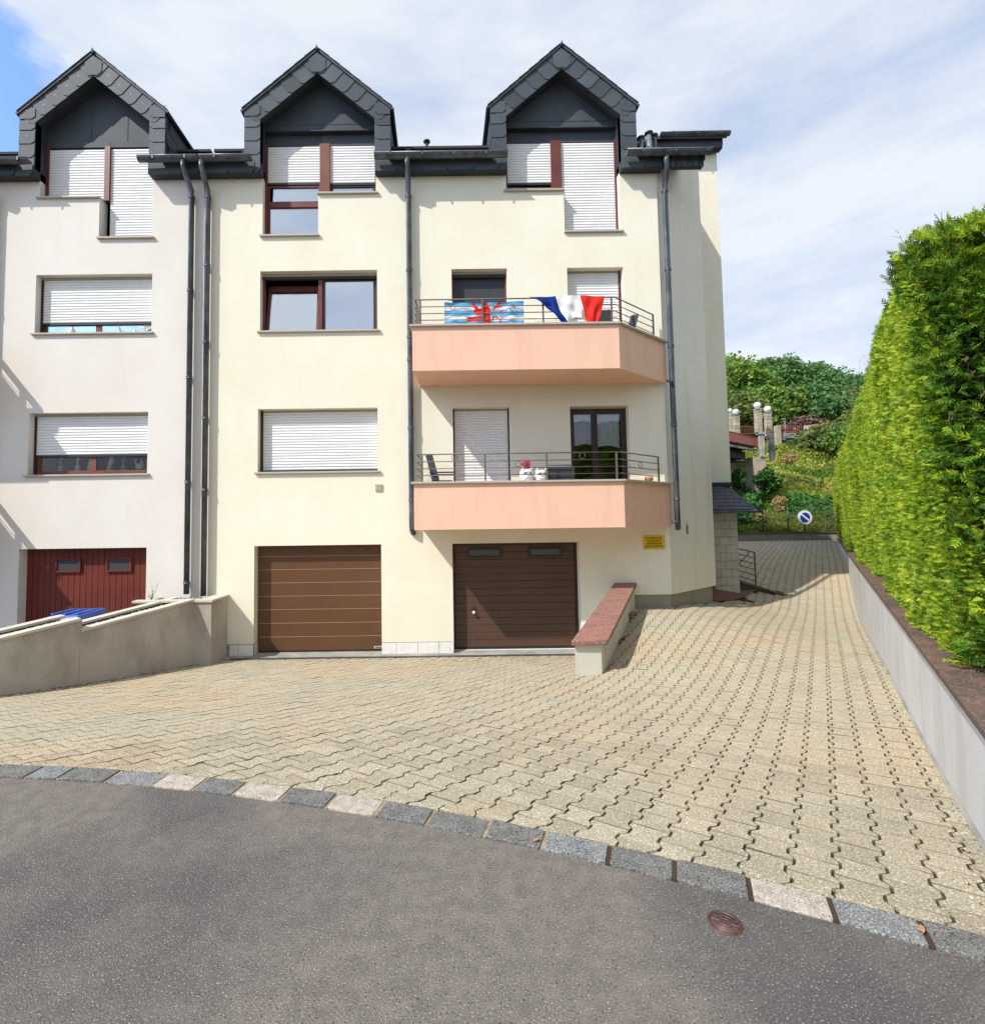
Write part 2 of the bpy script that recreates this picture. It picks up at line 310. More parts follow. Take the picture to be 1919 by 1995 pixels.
ZR = rbf(KP+[(2.66, 2.63, .87), (3.5, 3.77, .76), (4.88, 5.65, .66), (6.8, 8.25, .48), (9.02, 11.28, .37), (10.3, 13.0, .53), (12.45, 15.9, 1.02), (15.5, 20.1, 1.24), (18.4, 24.2, 1.44), (16.4, 22.3, 1.36), (2.15, 7.2, .42), (3.0, 8.7, .60), (3.75, 10, .80), (4.4, 10, .80), (5.85, 11.15, .68), (7.0, 12.3, .62), (8.6, 13.05, .56), (9.4, 13.0, .53), (7.3, 13.4, 1.02), (8.6, 14.2, .85), (10.8, 14.7, .90), (8, 19, 1.28), (9, 24.2, 1.44), (13, 24.2, 1.44), (12.5, 19, 1.2), (9, 16, 1.08), (20, 24.2, 1.44), (1.77, 7.05, .405), (0, 6.5, .44)])
def gz(x, y):
    x = np.asarray(x, float); y = np.asarray(y, float)
    d = x-(1.95+.54*(y-7.05)); wd = np.clip((7.3-y)*.9+.12, .12, 3)
    t = np.clip(d/wd*.5+.5, 0, 1); t = t*t*(3-2*t)
    z = ZL(x, y)*(1-t)+ZR(x, y)*t
    z = np.where((y > 9.3) & (x < 3.2), np.minimum(z, .0)*0+np.maximum(z*(9.72-y)/.42, 0), z)
    k = y-kerb_y(x)
    return np.where(k < .3, kz+(z-kz)*np.clip((k-.1)/.2, 0, 1), z)

# drive bed with the joint sand
xs = np.arange(-12, 21.01, .25); ys = np.arange(-4, 24.61, .25); GX, GY = np.meshgrid(xs, ys)
GZ = np.clip(gz(GX, GY)-.0105, -.4, 1.5); GZ = np.where((GX < 7.0) & (GY > 13.6), -.3, GZ); GZ = np.where((GX < 3.2) & (GY > 9.6), -.05, GZ); GZ = np.where((GX < 3.2) & (GY > 10.3), -.3, GZ); GZ = np.where(GY < kerb_y(GX)+.02, .93, GZ); GZ = np.where(GX > 1.2+.736*GY, -.3, GZ)
V = np.stack([GX.ravel(), GY.ravel(), GZ.ravel()], 1); nx = len(xs); ii = np.arange(len(ys)-1)[:, None]*nx+np.arange(nx-1)[None]
F = np.stack([ii, ii+1, ii+1+nx, ii+nx], -1).reshape(-1, 4)
drive = tag(raw_mesh('driveway', V, F, 'joint', smooth=True), kind='structure')
struct('ground', MB().add([(-400, -400, -.7), (400, -400, -.7), (400, 600, -.7), (-400, 600, -.7)], [(0, 1, 2, 3)]), 'soil')
# road
kx = np.concatenate([np.linspace(-60, -3, 30), np.linspace(-2.9, 2.4, 60), np.linspace(2.5, 60, 30)]); mb = MB()
for a, b in zip(kx[:-1], kx[1:]):
    ya, yb = float(kerb_y(a)), float(kerb_y(b)); y0a, y0b = min(-60, ya-5), min(-60, yb-5)
    mb.add([(a, y0a, 1), (b, y0b, 1), (b, yb, 1), (a, ya, 1)], [(0, 1, 2, 3)])
struct('road', mb, 'asphalt')

# ------------------------------------------------------------------ pavers (double-T blocks)
D = np.array([.5928, .8054]); E_ = np.array([.8054, -.5928]); PW, PL, PA, TR, GAP, H = .165, .2, .0140, .018, .0024, .06
def outline(g):
    Wd, Nr = PW/2+PA-g-.0016, PW/2-PA-g-.0016; L2 = PL/2-g+.0006; q = PL/4
    side = [(-L2, Wd), (-q-TR+g*.5, Wd), (-q+TR+g*.5, Nr), (q-TR-g*.5, Nr), (q+TR-g*.5, Wd), (L2, Wd)]
    return side+[(s, -n) for s, n in side[::-1]]
O0, O1 = outline(GAP), outline(GAP+.0028)
def clip(poly, p0, n):
    out = []
    for i in range(len(poly)):
        a, b = np.array(poly[i]), np.array(poly[(i+1) % len(poly)]); da, db = (a-p0)@n, (b-p0)@n
        if da >= 0: out.append(tuple(a))
        if da*db < 0: out.append(tuple(a+(b-a)*da/(da-db)))
    return out
def inside(x, y, m=.1):
    if y < kerb_y(x)-m-.05: return False
    if x > .723+.736*y+m: return False
    if y > 24.15: return False
    if x < -12: return False
    wx = -4.46-.612*(9.3-y)
    if y < 9.3 and x < wx-m: return False
    if x < 3.6 and y > 9.68+m: return False
    if x > 3.6 and x < 5.9 and y > 10+max(0, x-4.42)*.77+m: return False
    if x <= 3.6 and y > 10: return False
    if x < 7.2 and y > 12.1: return False
    if x < 8.62 and y > 12.2 and abs(y-(12.75+(x-7.15)*.276)) < .12: return False
    if x > 5.85 and y > 11.1+(x-5.85)*.95+.15 and x < 7.6 and y < 14: return False
    return True
whole, cut = [], []
base = np.array([1.30, 2.2])
for i in range(-80, 60):
    for j in range(-60, 150):
        c = base+E_*PW*i+D*PL*(j+(.5 if i % 2 else 0))
        if not (-12 < c[0] < 19.5 and 0.4 < c[1] < 24.3) or not inside(*c): continue
        ks = kerb_s(c[0]); nk = np.array([-ks, 1])/math.hypot(1, ks); pk = np.array([c[0], float(kerb_y(c[0]))])+nk*.148
        dk = (c-pk)@nk
        if dk < -.14: continue
        if dk < .14: cut.append((c, pk, nk)); continue
        if c[0] < 3.2 and c[1] > 9.55:
            cut.append((c, np.array([0, 9.685]), np.array([0, -1.]))); continue
        whole.append(c)
def paver_data(c, rot_jit=0):
    z = float(gz(c[0], c[1])); e = .06; zx = (float(gz(c[0]+e, c[1]))-float(gz(c[0]-e, c[1])))/(2*e); zy = (float(gz(c[0], c[1]+e))-float(gz(c[0], c[1]-e)))/(2*e)
    return z, zx, zy
pm = MB(); n = 12
top = [(E_[0]*b+D[0]*a, E_[1]*b+D[1]*a, 0) for a, b in O1]; mid = [(E_[0]*b+D[0]*a, E_[1]*b+D[1]*a, -.0045) for a, b in O0]; bot = [(x, y, -.05) for x, y, z in mid]
def rect_faces(n): return [list(range(n))]+[(i, n+i, n+(i+1) % n, (i+1) % n) for i in range(n)]+[(n+i, 2*n+i, 2*n+(i+1) % n, n+(i+1) % n) for i in range(n)]
pme = bpy.data.meshes.new('paver'); pme.from_pydata(top+mid+bot, [], rect_faces(12)); pme.materials.append(M['paver']); pme.materials.append(M['paver_edge']); pme.polygons.foreach_set('material_index', [0]+[1]*24)
_b = bmesh.new(); _b.from_mesh(pme); bmesh.ops.recalc_face_normals(_b, faces=_b.faces)
if sum(f.normal.z for f in _b.faces if abs(f.normal.z) > .9) < 0: bmesh.ops.reverse_faces(_b, faces=_b.faces)
_b.to_mesh(pme); _b.free()
def jit(): return random.gauss(0, .0012), random.gauss(0, .006), random.gauss(0, .006), random.gauss(0, .004)
items = sorted([((c[0]**2+c[1]**2+2.2), 0, tuple(c), None, None) for c in whole if -.96*c[1] < c[0] < 1.1*c[1]]+[((c[0]**2+c[1]**2+2.2)*1.05, 1, tuple(c), tuple(p), tuple(k)) for c, p, k in cut if -.96*c[1] < c[0] < 1.1*c[1]], key=lambda a: a[0])
single = set(a[2] for a in items[:296])
rest = []
def cut_polys(c, p, k):
    res = []
    for O in (O1, O0):
        P = [np.array(c)+E_*b+D*a for a, b in O]; res.append(clip(P, np.array(p)+np.array(k)*(.003 if O is O1 else 0), np.array(k)))
    return res
mbr = MB()
for kind, lst in ((0, [(c, None, None) for c in whole]), (1, cut)):
    for c, p, k in lst:
        dz, ax, ay, rz = jit(); key = tuple(c)
        if kind == 0:
            z, zx, zy = paver_data(c)
            if key in single:
                o = bpy.data.objects.new('paver', pme); COL.objects.link(o); o.parent = drive
                nrm = Vector((-zx+ax, -zy+ay, 1)).normalized(); q = Vector((0, 0, 1)).rotation_difference(nrm)
                o.matrix_local = Matrix.Translation((c[0], c[1], z+dz)) @ q.to_matrix().to_4x4() @ Matrix.Rotation(rz, 4, 'Z')
            else: rest.append((c[0], c[1], z+dz, zx-ax, zy-ay))
        else:
            a1, a0 = cut_polys(c, p, k)
            if len(a1) < 3 or len(a0) < 3: continue
            area = abs(sum(a1[i][0]*a1[(i+1) % len(a1)][1]-a1[(i+1) % len(a1)][0]*a1[i][1] for i in range(len(a1))))/2
            if area < .0008: continue
            t1 = [(x, y, float(gz(x, y))+dz) for x, y in a1]; m1 = [(x, y, z-.0045) for x, y, z in t1]; b1_ = [(x, y, z-.05) for x, y, z in t1]
            m2 = MB().add(t1+m1+b1_, rect_faces(len(t1)))
            if key in single:
                cen = (c[0], c[1], t1[0][2]); o = mk('paver', m2, 'paver', loc=cen); o.parent = drive
            else: mbr.add(t1+m1+b1_, rect_faces(len(t1)))
rest = np.array(rest); T = np.array(top+mid+bot); nR = len(rest)
VV = np.repeat(T[None], nR, 0); X = VV[:, :, 0]+rest[:, None, 0]; Y = VV[:, :, 1]+rest[:, None, 1]
Z = rest[:, None, 2]+VV[:, :, 2]+VV[:, :, 0]*rest[:, None, 3]+VV[:, :, 1]*rest[:, None, 4]
VV = np.stack([X, Y, Z], -1).reshape(-1, 3)
bm = bmesh.new(); bm.from_mesh(pme); bmesh.ops.triangulate(bm, faces=bm.faces); tri = np.array([[v.index for v in f.verts] for f in bm.faces]); tmi = np.array([f.material_index for f in bm.faces]); bm.free()
FF = (tri[None]+np.arange(nR)[:, None, None]*36).reshape(-1, 3)
pr = raw_mesh('pavers', VV, FF, ['paver', 'paver_edge'], np.tile(tmi, nR)); pr.parent = drive; pr['kind'] = 'stuff'
if mbr.v: pc = mk('cut_pavers', mbr, 'paver'); pc.parent = drive; pc['kind'] = 'stuff'

# kerb
kerb = empty('kerb', (0, 2.5, 1), 'curved kerb of dark and pale stones between asphalt and paving', 'kerb')
J = [-3.65, -3.36, -3.08, -2.8, -2.52, -2.31, -2.0, -1.69, -1.43, -1.18, -.905, -.635, -.365, -.10, .18, .435, .70, .945, 1.195, 1.44, 1.68, 1.93, 2.17, 2.42]
KC = ['dark', 'grey', 'dark', 'dark', 'grey', 'dark', 'grey', 'light', 'dark', 'light', 'dark', 'light', 'dark', 'dark', 'dark', 'grey', 'dark', 'dark', 'light', 'grey', 'dark', 'grey', 'dark']
mor = MB()
def kn(x): s = float(kerb_s(x)); l = math.hypot(1, s); return Vector((-s/l, 1/l, 0)), Vector((x, float(kerb_y(x)), 0)), Vector((1/l, s/l, 0))
for i, (a, b) in enumerate(zip(J[:-1], J[1:])):
    g = .009; xs_ = np.linspace(a, b, 9); lo, up, lo2, up2 = [], [], [], []
    pts_o, pts_i = [], []
    for k, x in enumerate(xs_):
        n_, p_, t_ = kn(x); sh = t_*(g if k == 0 else -g if k == 8 else 0)
        skew = t_*(.02 if i % 3 else -.01)
        pts_o.append(p_+sh+n_*(.001+random.uniform(-.005, .004)+(.006 if k in (0, 8) else 0))); pts_i.append(p_+sh+n_*(.143+random.uniform(-.003, .002)-(.004 if k in (0, 8) else 0)))
    loop = pts_o+pts_i[::-1]; z1 = 1.010+random.uniform(-.003, .004)
    mb = MB().prism([(p.x, p.y, .92) for p in loop], (0, 0, z1-.92))
    mk('kerb_stone', mb, 'kerb_'+KC[i], kerb, bevel=.005)
for i, a in enumerate(J[1:-1]):
    n_, p_, t_ = kn(a); g = .0088; q = [p_-t_*g+n_*.006, p_+t_*g+n_*.006, p_+t_*g+n_*.138, p_-t_*g+n_*.138]
    mor.hexa([(v.x, v.y, .92) for v in q], [(v.x, v.y, 1.005) for v in q], 1 if i in (15, 16, 17, 18, 19, 20, 21) else 0)
mk('mortar', mor, ['mortar', 'mortar_dark'], kerb)

# manhole cover
mh = empty('manhole_cover', (1.03, 1.99, 1.0), 'small round rusty iron cover set in the asphalt by the kerb', 'manhole cover')
mk('rim', MB().lathe([(.052, .0), (.052, .006), (.058, .006), (.058, -.01)], (1.03, 1.99, 1), 32), 'manhole', mh)
mb = MB().lathe([(.001, .004), (.051, .004), (.051, -.01)], (1.03, 1.99, 1), 32); mk('lid', mb, 'manhole', mh)
mb = MB()
for rr in (.018, .034, .047): mb.ring((1.03, 1.99, 1.005), rr, .0014, 'y', 24, 4)
mb2 = MB()
for rr in (.018, .033, .047):
    pts = [(1.03+rr*math.cos(a), 1.99+rr*math.sin(a), 1.0045) for a in np.linspace(0, 2*math.pi, 25)]; mb2.tube(pts, .0013, 4, 0, False)
for k in range(12):
    a = k*math.pi/6; r0 = .018 if k % 2 else .033
    mb2.tube([(1.03+r0*math.cos(a), 1.99+r0*math.sin(a), 1.0045), (1.03+.047*math.cos(a), 1.99+.047*math.sin(a), 1.0045)], .0012, 4)
mk('relief', mb2, 'iron', mh)
for (x, y, z, a, lb) in ((.42, 2.47, 1.02, .4, 'curled orange leaf lying on the middle of the kerb'), (1.70, 1.925, 1.02, 1.1, 'orange leaf lying on the kerb near the right wall')):
    mb = MB(); c, s = math.cos(a), math.sin(a)
    P = [(-.02, 0, 0), (-.008, .009, .004), (.008, .008, .006), (.022, 0, .003), (.008, -.008, .007), (-.008, -.008, .005)]
    mb.add([(x+u*c-v*s, y+u*s+v*c, z+h_) for u, v, h_ in P], [(0, 1, 2, 3, 4, 5)]); thing('fallen_leaf', mb, 'leaf_orange', lb, 'leaf')

# ------------------------------------------------------------------ facade helpers
def wall_with_holes(mb, x0, x1, z0, z1, holes, Y=10.0, r=.25, mi=0):
    xs = sorted({x0, x1, *[min(max(v, x0), x1) for h in holes for v in h[:2]]}); zs = sorted({z0, z1, *[min(max(v, z0), z1) for h in holes for v in h[2:]]})
    def hole(i, k):
        if i < 0 or k < 0 or i >= len(xs)-1 or k >= len(zs)-1: return None
        cx, cz = (xs[i]+xs[i+1])/2, (zs[k]+zs[k+1])/2
        return any(h[0] < cx < h[1] and h[2] < cz < h[3] for h in holes)
    for i in range(len(xs)-1):
        for k in range(len(zs)-1):
            a, b, c, d = xs[i], xs[i+1], zs[k], zs[k+1]
            if not hole(i, k): mb.add([(a, Y, c), (b, Y, c), (b, Y, d), (a, Y, d)], [(0, 1, 2, 3)], mi)
            else:
                if hole(i-1, k) is False: mb.add([(a, Y, c), (a, Y+r, c), (a, Y+r, d), (a, Y, d)], [(0, 1, 2, 3)], mi)
                if hole(i+1, k) is False: mb.add([(b, Y, c), (b, Y+r, c), (b, Y+r, d), (b, Y, d)], [(0, 1, 2, 3)], mi)
                if hole(i, k-1) is False: mb.add([(a, Y, c), (b, Y, c), (b, Y+r, c), (a, Y+r, c)], [(0, 1, 2, 3)], mi)
                if hole(i, k+1) is False: mb.add([(a, Y, d), (b, Y, d), (b, Y+r, d), (a, Y+r, d)], [(0, 1, 2, 3)], mi)
def shutter(parent, x0, x1, z0, z1, y=10.17, pitch=.056, bar=True):
    mb = MB(); n = max(1, int(round((z1-z0)/pitch))); p = (z1-z0)/n
    for k in range(n):
        a = z0+k*p; prof = [(y+.010, a), (y-.001, a+.008), (y-.006, a+p*.5), (y-.001, a+p-.006), (y+.010, a+p-.001)]
        mb.add([(x0, yy, zz) for yy, zz in prof]+[(x1, yy, zz) for yy, zz in prof], [(i, i+1, 6+i, 5+i) for i in range(4)], 0, True)
    mb.box(x0, x1, y+.0105, y+.016, z0, z1, 1)
    o = mk('roller_shutter', mb, ['shutter', 'mesh_grey'], parent)
    if bar: mk('bottom_bar', MB().box(x0, x1, y-.008, y+.012, z0-.045, z0-.002), 'rail_dark', parent)
    return o
def sill(parent, x0, x1, z, over=.05, name='sill', y1=10.2):
    return mk(name, MB().box(x0-.05, x1+.05, 10-over, y1, z-.035, z), 'stone_sill', parent, bevel=.004)
def bars(mb, x0, x1, z0, z1, y0, y1, w, mi=0, wt=None, wb=None):
    wt = wt or w; wb = wb or w
    mb.box(x0, x0+w, y0, y1, z0, z1, mi); mb.box(x1-w, x1, y0, y1, z0, z1, mi)
    mb.box(x0+w, x1-w, y0, y1, z1-wt, z1, mi); mb.box(x0+w, x1-w, y0, y1, z0, z0+wb, mi)
def pane(parent, x0, x1, z0, z1, y, g='glass_sky', tilt=0):
    mb = MB(); t = .012
    b = [(x0, y, z0), (x1, y, z0), (x1, y+t, z0), (x0, y+t, z0)]; tp = [(x0, y+tilt, z1), (x1, y+tilt, z1), (x1, y+t+tilt, z1), (x0, y+t+tilt, z1)]
    return mk('glass_pane', mb.hexa(b, tp), g, parent)
def slate_piece(parent, s0, s1, w, P, t, nin, y, clipc=.07, name='slate', lift=.012, dot=True):
    """one slate of a verge: runs from s0 to s1 along t, width w along nin, lower end proud"""
    pts = [(s0+clipc*.75, w), (s0, w-clipc), (s0, .0), (s1, 0), (s1, w)]
    f, b = [], []
    for s, n_ in pts:
        k = (s-s0)/(s1-s0); yy = y-lift*(1-k)-.004; q = P+t*s+nin*n_
        f.append((q.x, yy, q.z)); b.append((q.x, yy+.007, q.z))
    m_ = len(pts); mb = MB().add(f+b, [list(range(m_)), list(range(m_, 2*m_))[::-1]]+[(i, (i+1) % m_, m_+(i+1) % m_, m_+i) for i in range(m_)])
    if dot:
        q = P+t*(s0+.17)+nin*(w*.45); yy = y-lift*.45-.0075; mb.box(q.x-.006, q.x+.006, yy, yy+.004, q.z-.007, q.z+.007, 1)
    return mk(name, mb, ['slate', 'zinc_light'], parent)
def dormer(house, cx, hw=1.465, hi=1.135, ez=10.76, az=12.0):
    d = mk('dormer', MB().box(cx-hw+.03, cx-hi-.005, 9.84, 10.0-.004, 9.66, ez-.02), 'slate_dark', house); mk('dormer_leg', MB().box(cx+hi+.005, cx+hw-.03, 9.84, 10.0-.004, 9.66, ez-.02), 'slate_dark', d)
    sl = (az-ez)/hw; T = .34
    # verge backing behind the slates
    L = math.hypot(hw, az-ez)
    for sgn in (-1, 1):
        e = Vector((cx+sgn*hw, 0, ez)); t = Vector((-sgn*hw, 0, az-ez)).normalized(); nin = Vector((-sgn*t.z, 0, -abs(t.x)))
        if sgn > 0: nin = Vector((-t.z, 0, t.x)); 
        nin = Vector((-sgn*abs(t.z), 0, -abs(t.x)))
        a, b = e, e+t*L; c2 = b+Vector((0, 0, -T/abs(t.x)*.96)); d2 = Vector((cx+sgn*(hi+.004), 0, ez+(hw-hi)*sl-T/abs(t.x)*.96)); 
        mk('verge_board', MB().prism([(p.x, 9.842, p.z) for p in (a, b, c2, d2, Vector((cx+sgn*(hi+.004), 0, ez-.15)), Vector((cx+sgn*(hw-.03), 0, ez-.15)))], (0, .12, 0)), 'slate_dark', d)
        nS = 6; e_ = (L-.10)/nS
        for k in range(nS): slate_piece(d, k*e_+.02, (k+1)*e_+.06, T, e, t, nin, 9.838-(0 if sgn < 0 else .001))
        # vertical leg slates
        for k in range(4):
            z0 = ez-.06-(k+1)*.285+.02; P = Vector((cx+sgn*(hw-.01), 0, z0)); slate_piece(d, 0, .32, hw-hi-.015, P, Vector((0, 0, 1)), Vector((-sgn, 0, 0)), 9.838)
        # eave kink slate
        P = Vector((cx+sgn*(hw-.012), 0, ez-.10)); slate_piece(d, 0, .24, hw-hi-.02, P, Vector((0, 0, 1)), Vector((-sgn, 0, 0)), 9.826, lift=.006)
        # roof plane with slate courses
        nrow = 1; off = Vector((sgn*abs(t.z), 0, abs(t.x))); mb = MB()
        a0 = e-t*.05; yb0 = 9.80
        q = [a0, e+t*(L+.012)]
        yr = [10.0+(ez-9.62)/.68+.2, 10.0+(az-9.62)/.68+.2]
        mb.add([(q[0].x, yb0, q[0].z+.005), (q[1].x, yb0, q[1].z+.005), (q[1].x, yr[1], q[1].z+.005), (q[0].x, yr[0], q[0].z+.005)]+[(p.x+off.x*.045, yy, p.z+off.z*.045+.005) for p, yy in ((q[0], yb0), (q[1], yb0), (q[1], yr[1]), (q[0], yr[0]))],
               [(0, 1, 2, 3), (4, 5, 6, 7), (0, 1, 5, 4), (1, 2, 6, 5), (2, 3, 7, 6), (3, 0, 4, 7)])
        mk('roof_plane', mb, 'roof_slate', d)
        # slate edge teeth seen against the sky
        for k in range(7):
            s = k*L/7; p = e+t*s+off*.045; p2 = e+t*(s+L/7+.02)+off*.05; p1 = e+t*s+off*.062
            mb = MB().prism([(p.x, 9.785, p.z+.006), (p2.x, 9.785, p2.z+.006), (p1.x, 9.785, p1.z+.006)], (0, .3, 0)); mk('roof_slate', mb, 'slate_dark', d)
        # cheek
        X = cx+sgn*(hw-.06)
        mb = MB().prism([(X, 9.965, 9.6), (X, 9.965, ez), (X, 12.0, ez), (X, 10.1, 9.6)], (sgn*.03, 0, 0)); mk('cheek', mb, 'slate_dark', d)
        for r in range(4):
            for c in range(5):
                y0 = 9.90+c*.27+(r % 2)*.13; z0 = 9.66+r*.27
                if y0 > 10.0+(z0+.15-9.62)/.66: continue
                xx = X+sgn*.031; P = [(xx+sgn*.010, y0, z0), (xx+sgn*.010, y0+.2, z0-.05), (xx+sgn*.010, y0+.27, z0+.02), (xx+sgn*.002, y0+.27, z0+.30), (xx+sgn*.002, y0, z0+.30)]
                mk('slate', MB().prism(P, (sgn*.006, 0, 0)), 'slate', d)
    # apex slate
    mb = MB(); c = Vector((cx, 0, az))
    P = [(0, -.03), (.17, -.175), (.17, -.36), (.09, -.44), (-.09, -.44), (-.17, -.36), (-.17, -.175)]
    mk('ridge_slate', MB().prism([(cx+x, 9.812, az+z) for x, z in P], (0, .01, 0)), 'slate', d)
    mk('ridge_tip', MB().hexa([(cx-.03, 9.77, az+.0), (cx+.03, 9.77, az+.0), (cx+.03, 9.95, az+.0), (cx-.03, 9.95, az+.0)], [(cx-.004, 9.76, az+.085), (cx+.004, 9.76, az+.085), (cx+.004, 9.95, az+.07), (cx-.004, 9.95, az+.07)]), 'slate_dark', d)
    return d, sl
def gable(d, cx, hi, ez, az, zb, split, low=None):
    """recessed metal sheet gable over the window"""
    tz = az-.50; ezi = ez-.17
    top = [(cx-hi, zb), (cx+hi, zb), (cx+hi, ezi+.1), (cx, tz+.1), (cx-hi, ezi+.1)]
    y = 10.16
    xs = split
    if low:  # upper sheet field, deep ledge, lower band
        mk('gable_panel', MB().prism([(cx-hi, y, low), (cx+hi, y, low), (cx+hi, y, ezi+.1), (cx, y, tz+.1), (cx-hi, y, ezi+.1)], (0, .05, 0)), 'slate', d)
        mk('drip_edge', MB().box(cx-hi, cx+hi, y-.05, y, low, low+.02), 'slate_dark', d)
        mk('lower_panel', MB().box(cx-hi, cx+.0, y+.07, y+.10, zb, low+.0), 'slate', d); mk('lower_panel', MB().box(cx+.006, cx+hi, y+.065, y+.10, zb, low), 'slate', d)
        mk('soffit', MB().box(cx-hi, cx+hi, y+.001, y+.07, low-.004, low-.001), 'slate_dark', d)
        mk('seam', MB().box(cx-hi, cx+hi, y-.006, y, low+.17, low+.178).box(cx-.02, cx-.013, y-.006, y, low+.02, low+.17), 'slate', d)
    else:
        mk('gable_panel', MB().prism([(cx-hi, y, zb), (cx+hi, y, zb), (cx+hi, y, ezi+.1), (cx, y, tz+.1), (cx-hi, y, ezi+.1)], (0, .05, 0)), 'slate', d)
        mk('lower_panel', MB().box(cx-hi, cx+.15, y-.012, y-.001, zb, zb+.11), 'slate', d); mk('lower_panel', MB().box(cx+.15, cx+hi, y-.007, y-.001, zb, zb+.11), 'slate', d)
        mb = MB()
        for x, zt in ((cx-.25, .75), (cx+.5, .55)): mb.box(x, x+.008, y-.008, y, zb+.11, zb+.12+zt)
        mk('seam', mb, 'slate', d)
    # inner lining: sides and soffits of the recess
    mb = MB()
    for s in (-1, 1):
        mb.add([(cx+s*hi, 9.86, 9.5), (cx+s*hi, 10.26, 9.5), (cx+s*hi, 10.26, ezi+.12), (cx+s*hi, 9.86, ezi+.12)], [(0, 1, 2, 3)])
        mb.add([(cx+s*hi, 9.96, ezi+.1), (cx+s*hi, 10.26, ezi+.1), (cx, 10.26, tz+.1), (cx, 9.96, tz+.1)], [(0, 1, 2, 3)])
    mk('lining', mb, 'slate_dark', d)
def pipe(parent, X, Y, z1, z0, xs=0, collars=(), end='none', topz=9.62, gy=9.66, r=.052):
    pts = [(X-xs, gy, topz), (X-xs, gy, topz-.10), (X-xs*.6, gy+.05, topz-.22), (X, Y-.02, topz-.45), (X, Y, topz-.6), (X, Y, z0)]
    if end == 'elbow': pts += [(X+.005, Y+.0, z0-.06), (X+.03, Y+.06, z0-.13)]
    mb = MB().tube(pts, r, 12)
    o = mk('downpipe', mb, 'zinc', parent)
    for z in collars:
        mk('pipe_clamp', MB().lathe([(r+.001, -.03), (r+.012, -.025), (r+.012, -.012), (r+.004, -.008), (r+.004, .008), (r+.012, .012), (r+.012, .02), (r+.001, .025)], (X, Y, z), 14).box(X-.012, X+.012, Y+.04, Y+.1, z-.008, z+.008), 'zinc', o)
    return o
def gutter(parent, x0, x1, Y=9.66, z=9.69, r=.078):
    prof = [(Y+r*math.cos(a), z+r*math.sin(a)) for a in np.linspace(math.pi, 2*math.pi, 10)]
    inner = [(Y+(r-.006)*math.cos(a), z+(r-.006)*math.sin(a)) for a in np.linspace(2*math.pi, math.pi, 10)]
    P = prof+inner; n = len(P)
    mb = MB().add([(x0, y, zz) for y, zz in P]+[(x1, y, zz) for y, zz in P], [list(range(n)), list(range(n, 2*n))[::-1]]+[(i, (i+1) % n, n+(i+1) % n, n+i) for i in range(n)])
    for x in (x0+.002, x1-.006): mb.add([(x, y, zz) for y, zz in prof]+[(x+.004, y, zz) for y, zz in prof], [list(range(10)), list(range(10, 20))[::-1]])
    g = mk('gutter', mb, 'zinc', parent)
    mk('gutter_bead', MB().tube([(x0, Y-r, z+.004), (x1, Y-r, z+.004)], .012, 8), 'zinc_light', g)
    k = x0+.3
    while k < x1-.1:
        mk('gutter_bracket', MB().box(k, k+.03, Y-r-.014, Y-r-.002, z-.06, z+.012), 'zinc', g); k += .62
    return g
def fascia(parent, x0, x1, first=.45, step=.5, y=9.80, z0=9.475, z1=9.70):
    f = mk('fascia', MB().box(x0, x1, y+.012, y+.196, z0+.002, z1), 'slate_dark', parent)
    x = x0; k = 0
    while x < x1-.02:
        e = min(x+(first if k == 0 else step), x1)
        pts = [(x, z0), (e-.05, z0), (e, z0+.07), (e, z1), (x, z1)]
        yy = y-.006*(k % 2)
        mk('slate', MB().prism([(px, yy-(.006 if px > x+.01 else 0), pz) for px, pz in pts], (0, .011, 0)), 'slate', f); x = e; k += 1
    return f

# ------------------------------------------------------------------ house B+C (cream)
HB = empty('apartment_building', (0, 10, 0), 'cream rendered apartment building with salmon balconies, two slate dormers and brown garage doors', 'building')
XB0, XB1 = -4.665, 4.42
gB, gC = (-3.64, -1.18, -.05, 2.092), (.20, 2.655, -.05, 2.085)
wB1, wB2 = (-3.585, -1.235, 3.53, 4.778), (-3.555, -1.225, 6.34, 7.562)
dLL, dLR = (.245, 1.37, 2.8, 4.757), (2.55, 3.70, 2.8, 4.755)
dUL, dUR = (.262, 1.37, 5.6, 7.555), (2.57, 3.69, 5.6, 7.55)
c2, c3 = -2.375, 2.53; hi = 1.14
d2a, d2b = (c2-hi, -2.40, 8.30, 10.30), (-2.40, c2+hi, 9.165, 10.30)
d3a, d3b = (c3-hi, 2.545, 9.17, 10.30), (2.545, c3+hi, 8.30, 10.30)
mb = MB(); wall_with_holes(mb, XB0, XB1, .218, 9.66, [gB, gC, wB1, wB2, dLL, dLR, dUL, dUR, d2a, d2b, d3a, d3b])
# chamfered corner, return, set-back face, far sides, back
CX, CY = 5.80, 11.14; Y2, X2 = 13.3, 7.52
mb.add([(XB1, 10, .8), (CX+.13, CY+.1, .98), (CX+.13, CY+.1, 10.6), (XB1, 10, 9.66)], [(0, 1, 2, 3)], 1)
mb.add([(CX+.13, CY+.1, .98), (CX+.13, Y2, .98), (CX+.13, Y2, 12.5), (CX+.13, CY+.1, 10.6)], [(0, 1, 2, 3)], 1)
mb.add([(CX+.13, Y2, .2), (X2, Y2, .2), (X2, Y2, 12.5), (CX+.13, Y2, 12.5)], [(0, 1, 2, 3)], 0)
mb.add([(X2, Y2, -.2), (X2, 22, -.2), (X2, 22, 10.4), (X2, 16.5, 14.7), (X2, Y2, 12.5)], [(0, 1, 2, 3, 4)], 0)
mb.add([(XB0, 22, -.2), (X2, 22, -.2), (X2, 22, 10.4), (XB0, 22, 10.4)], [(0, 1, 2, 3)], 0)
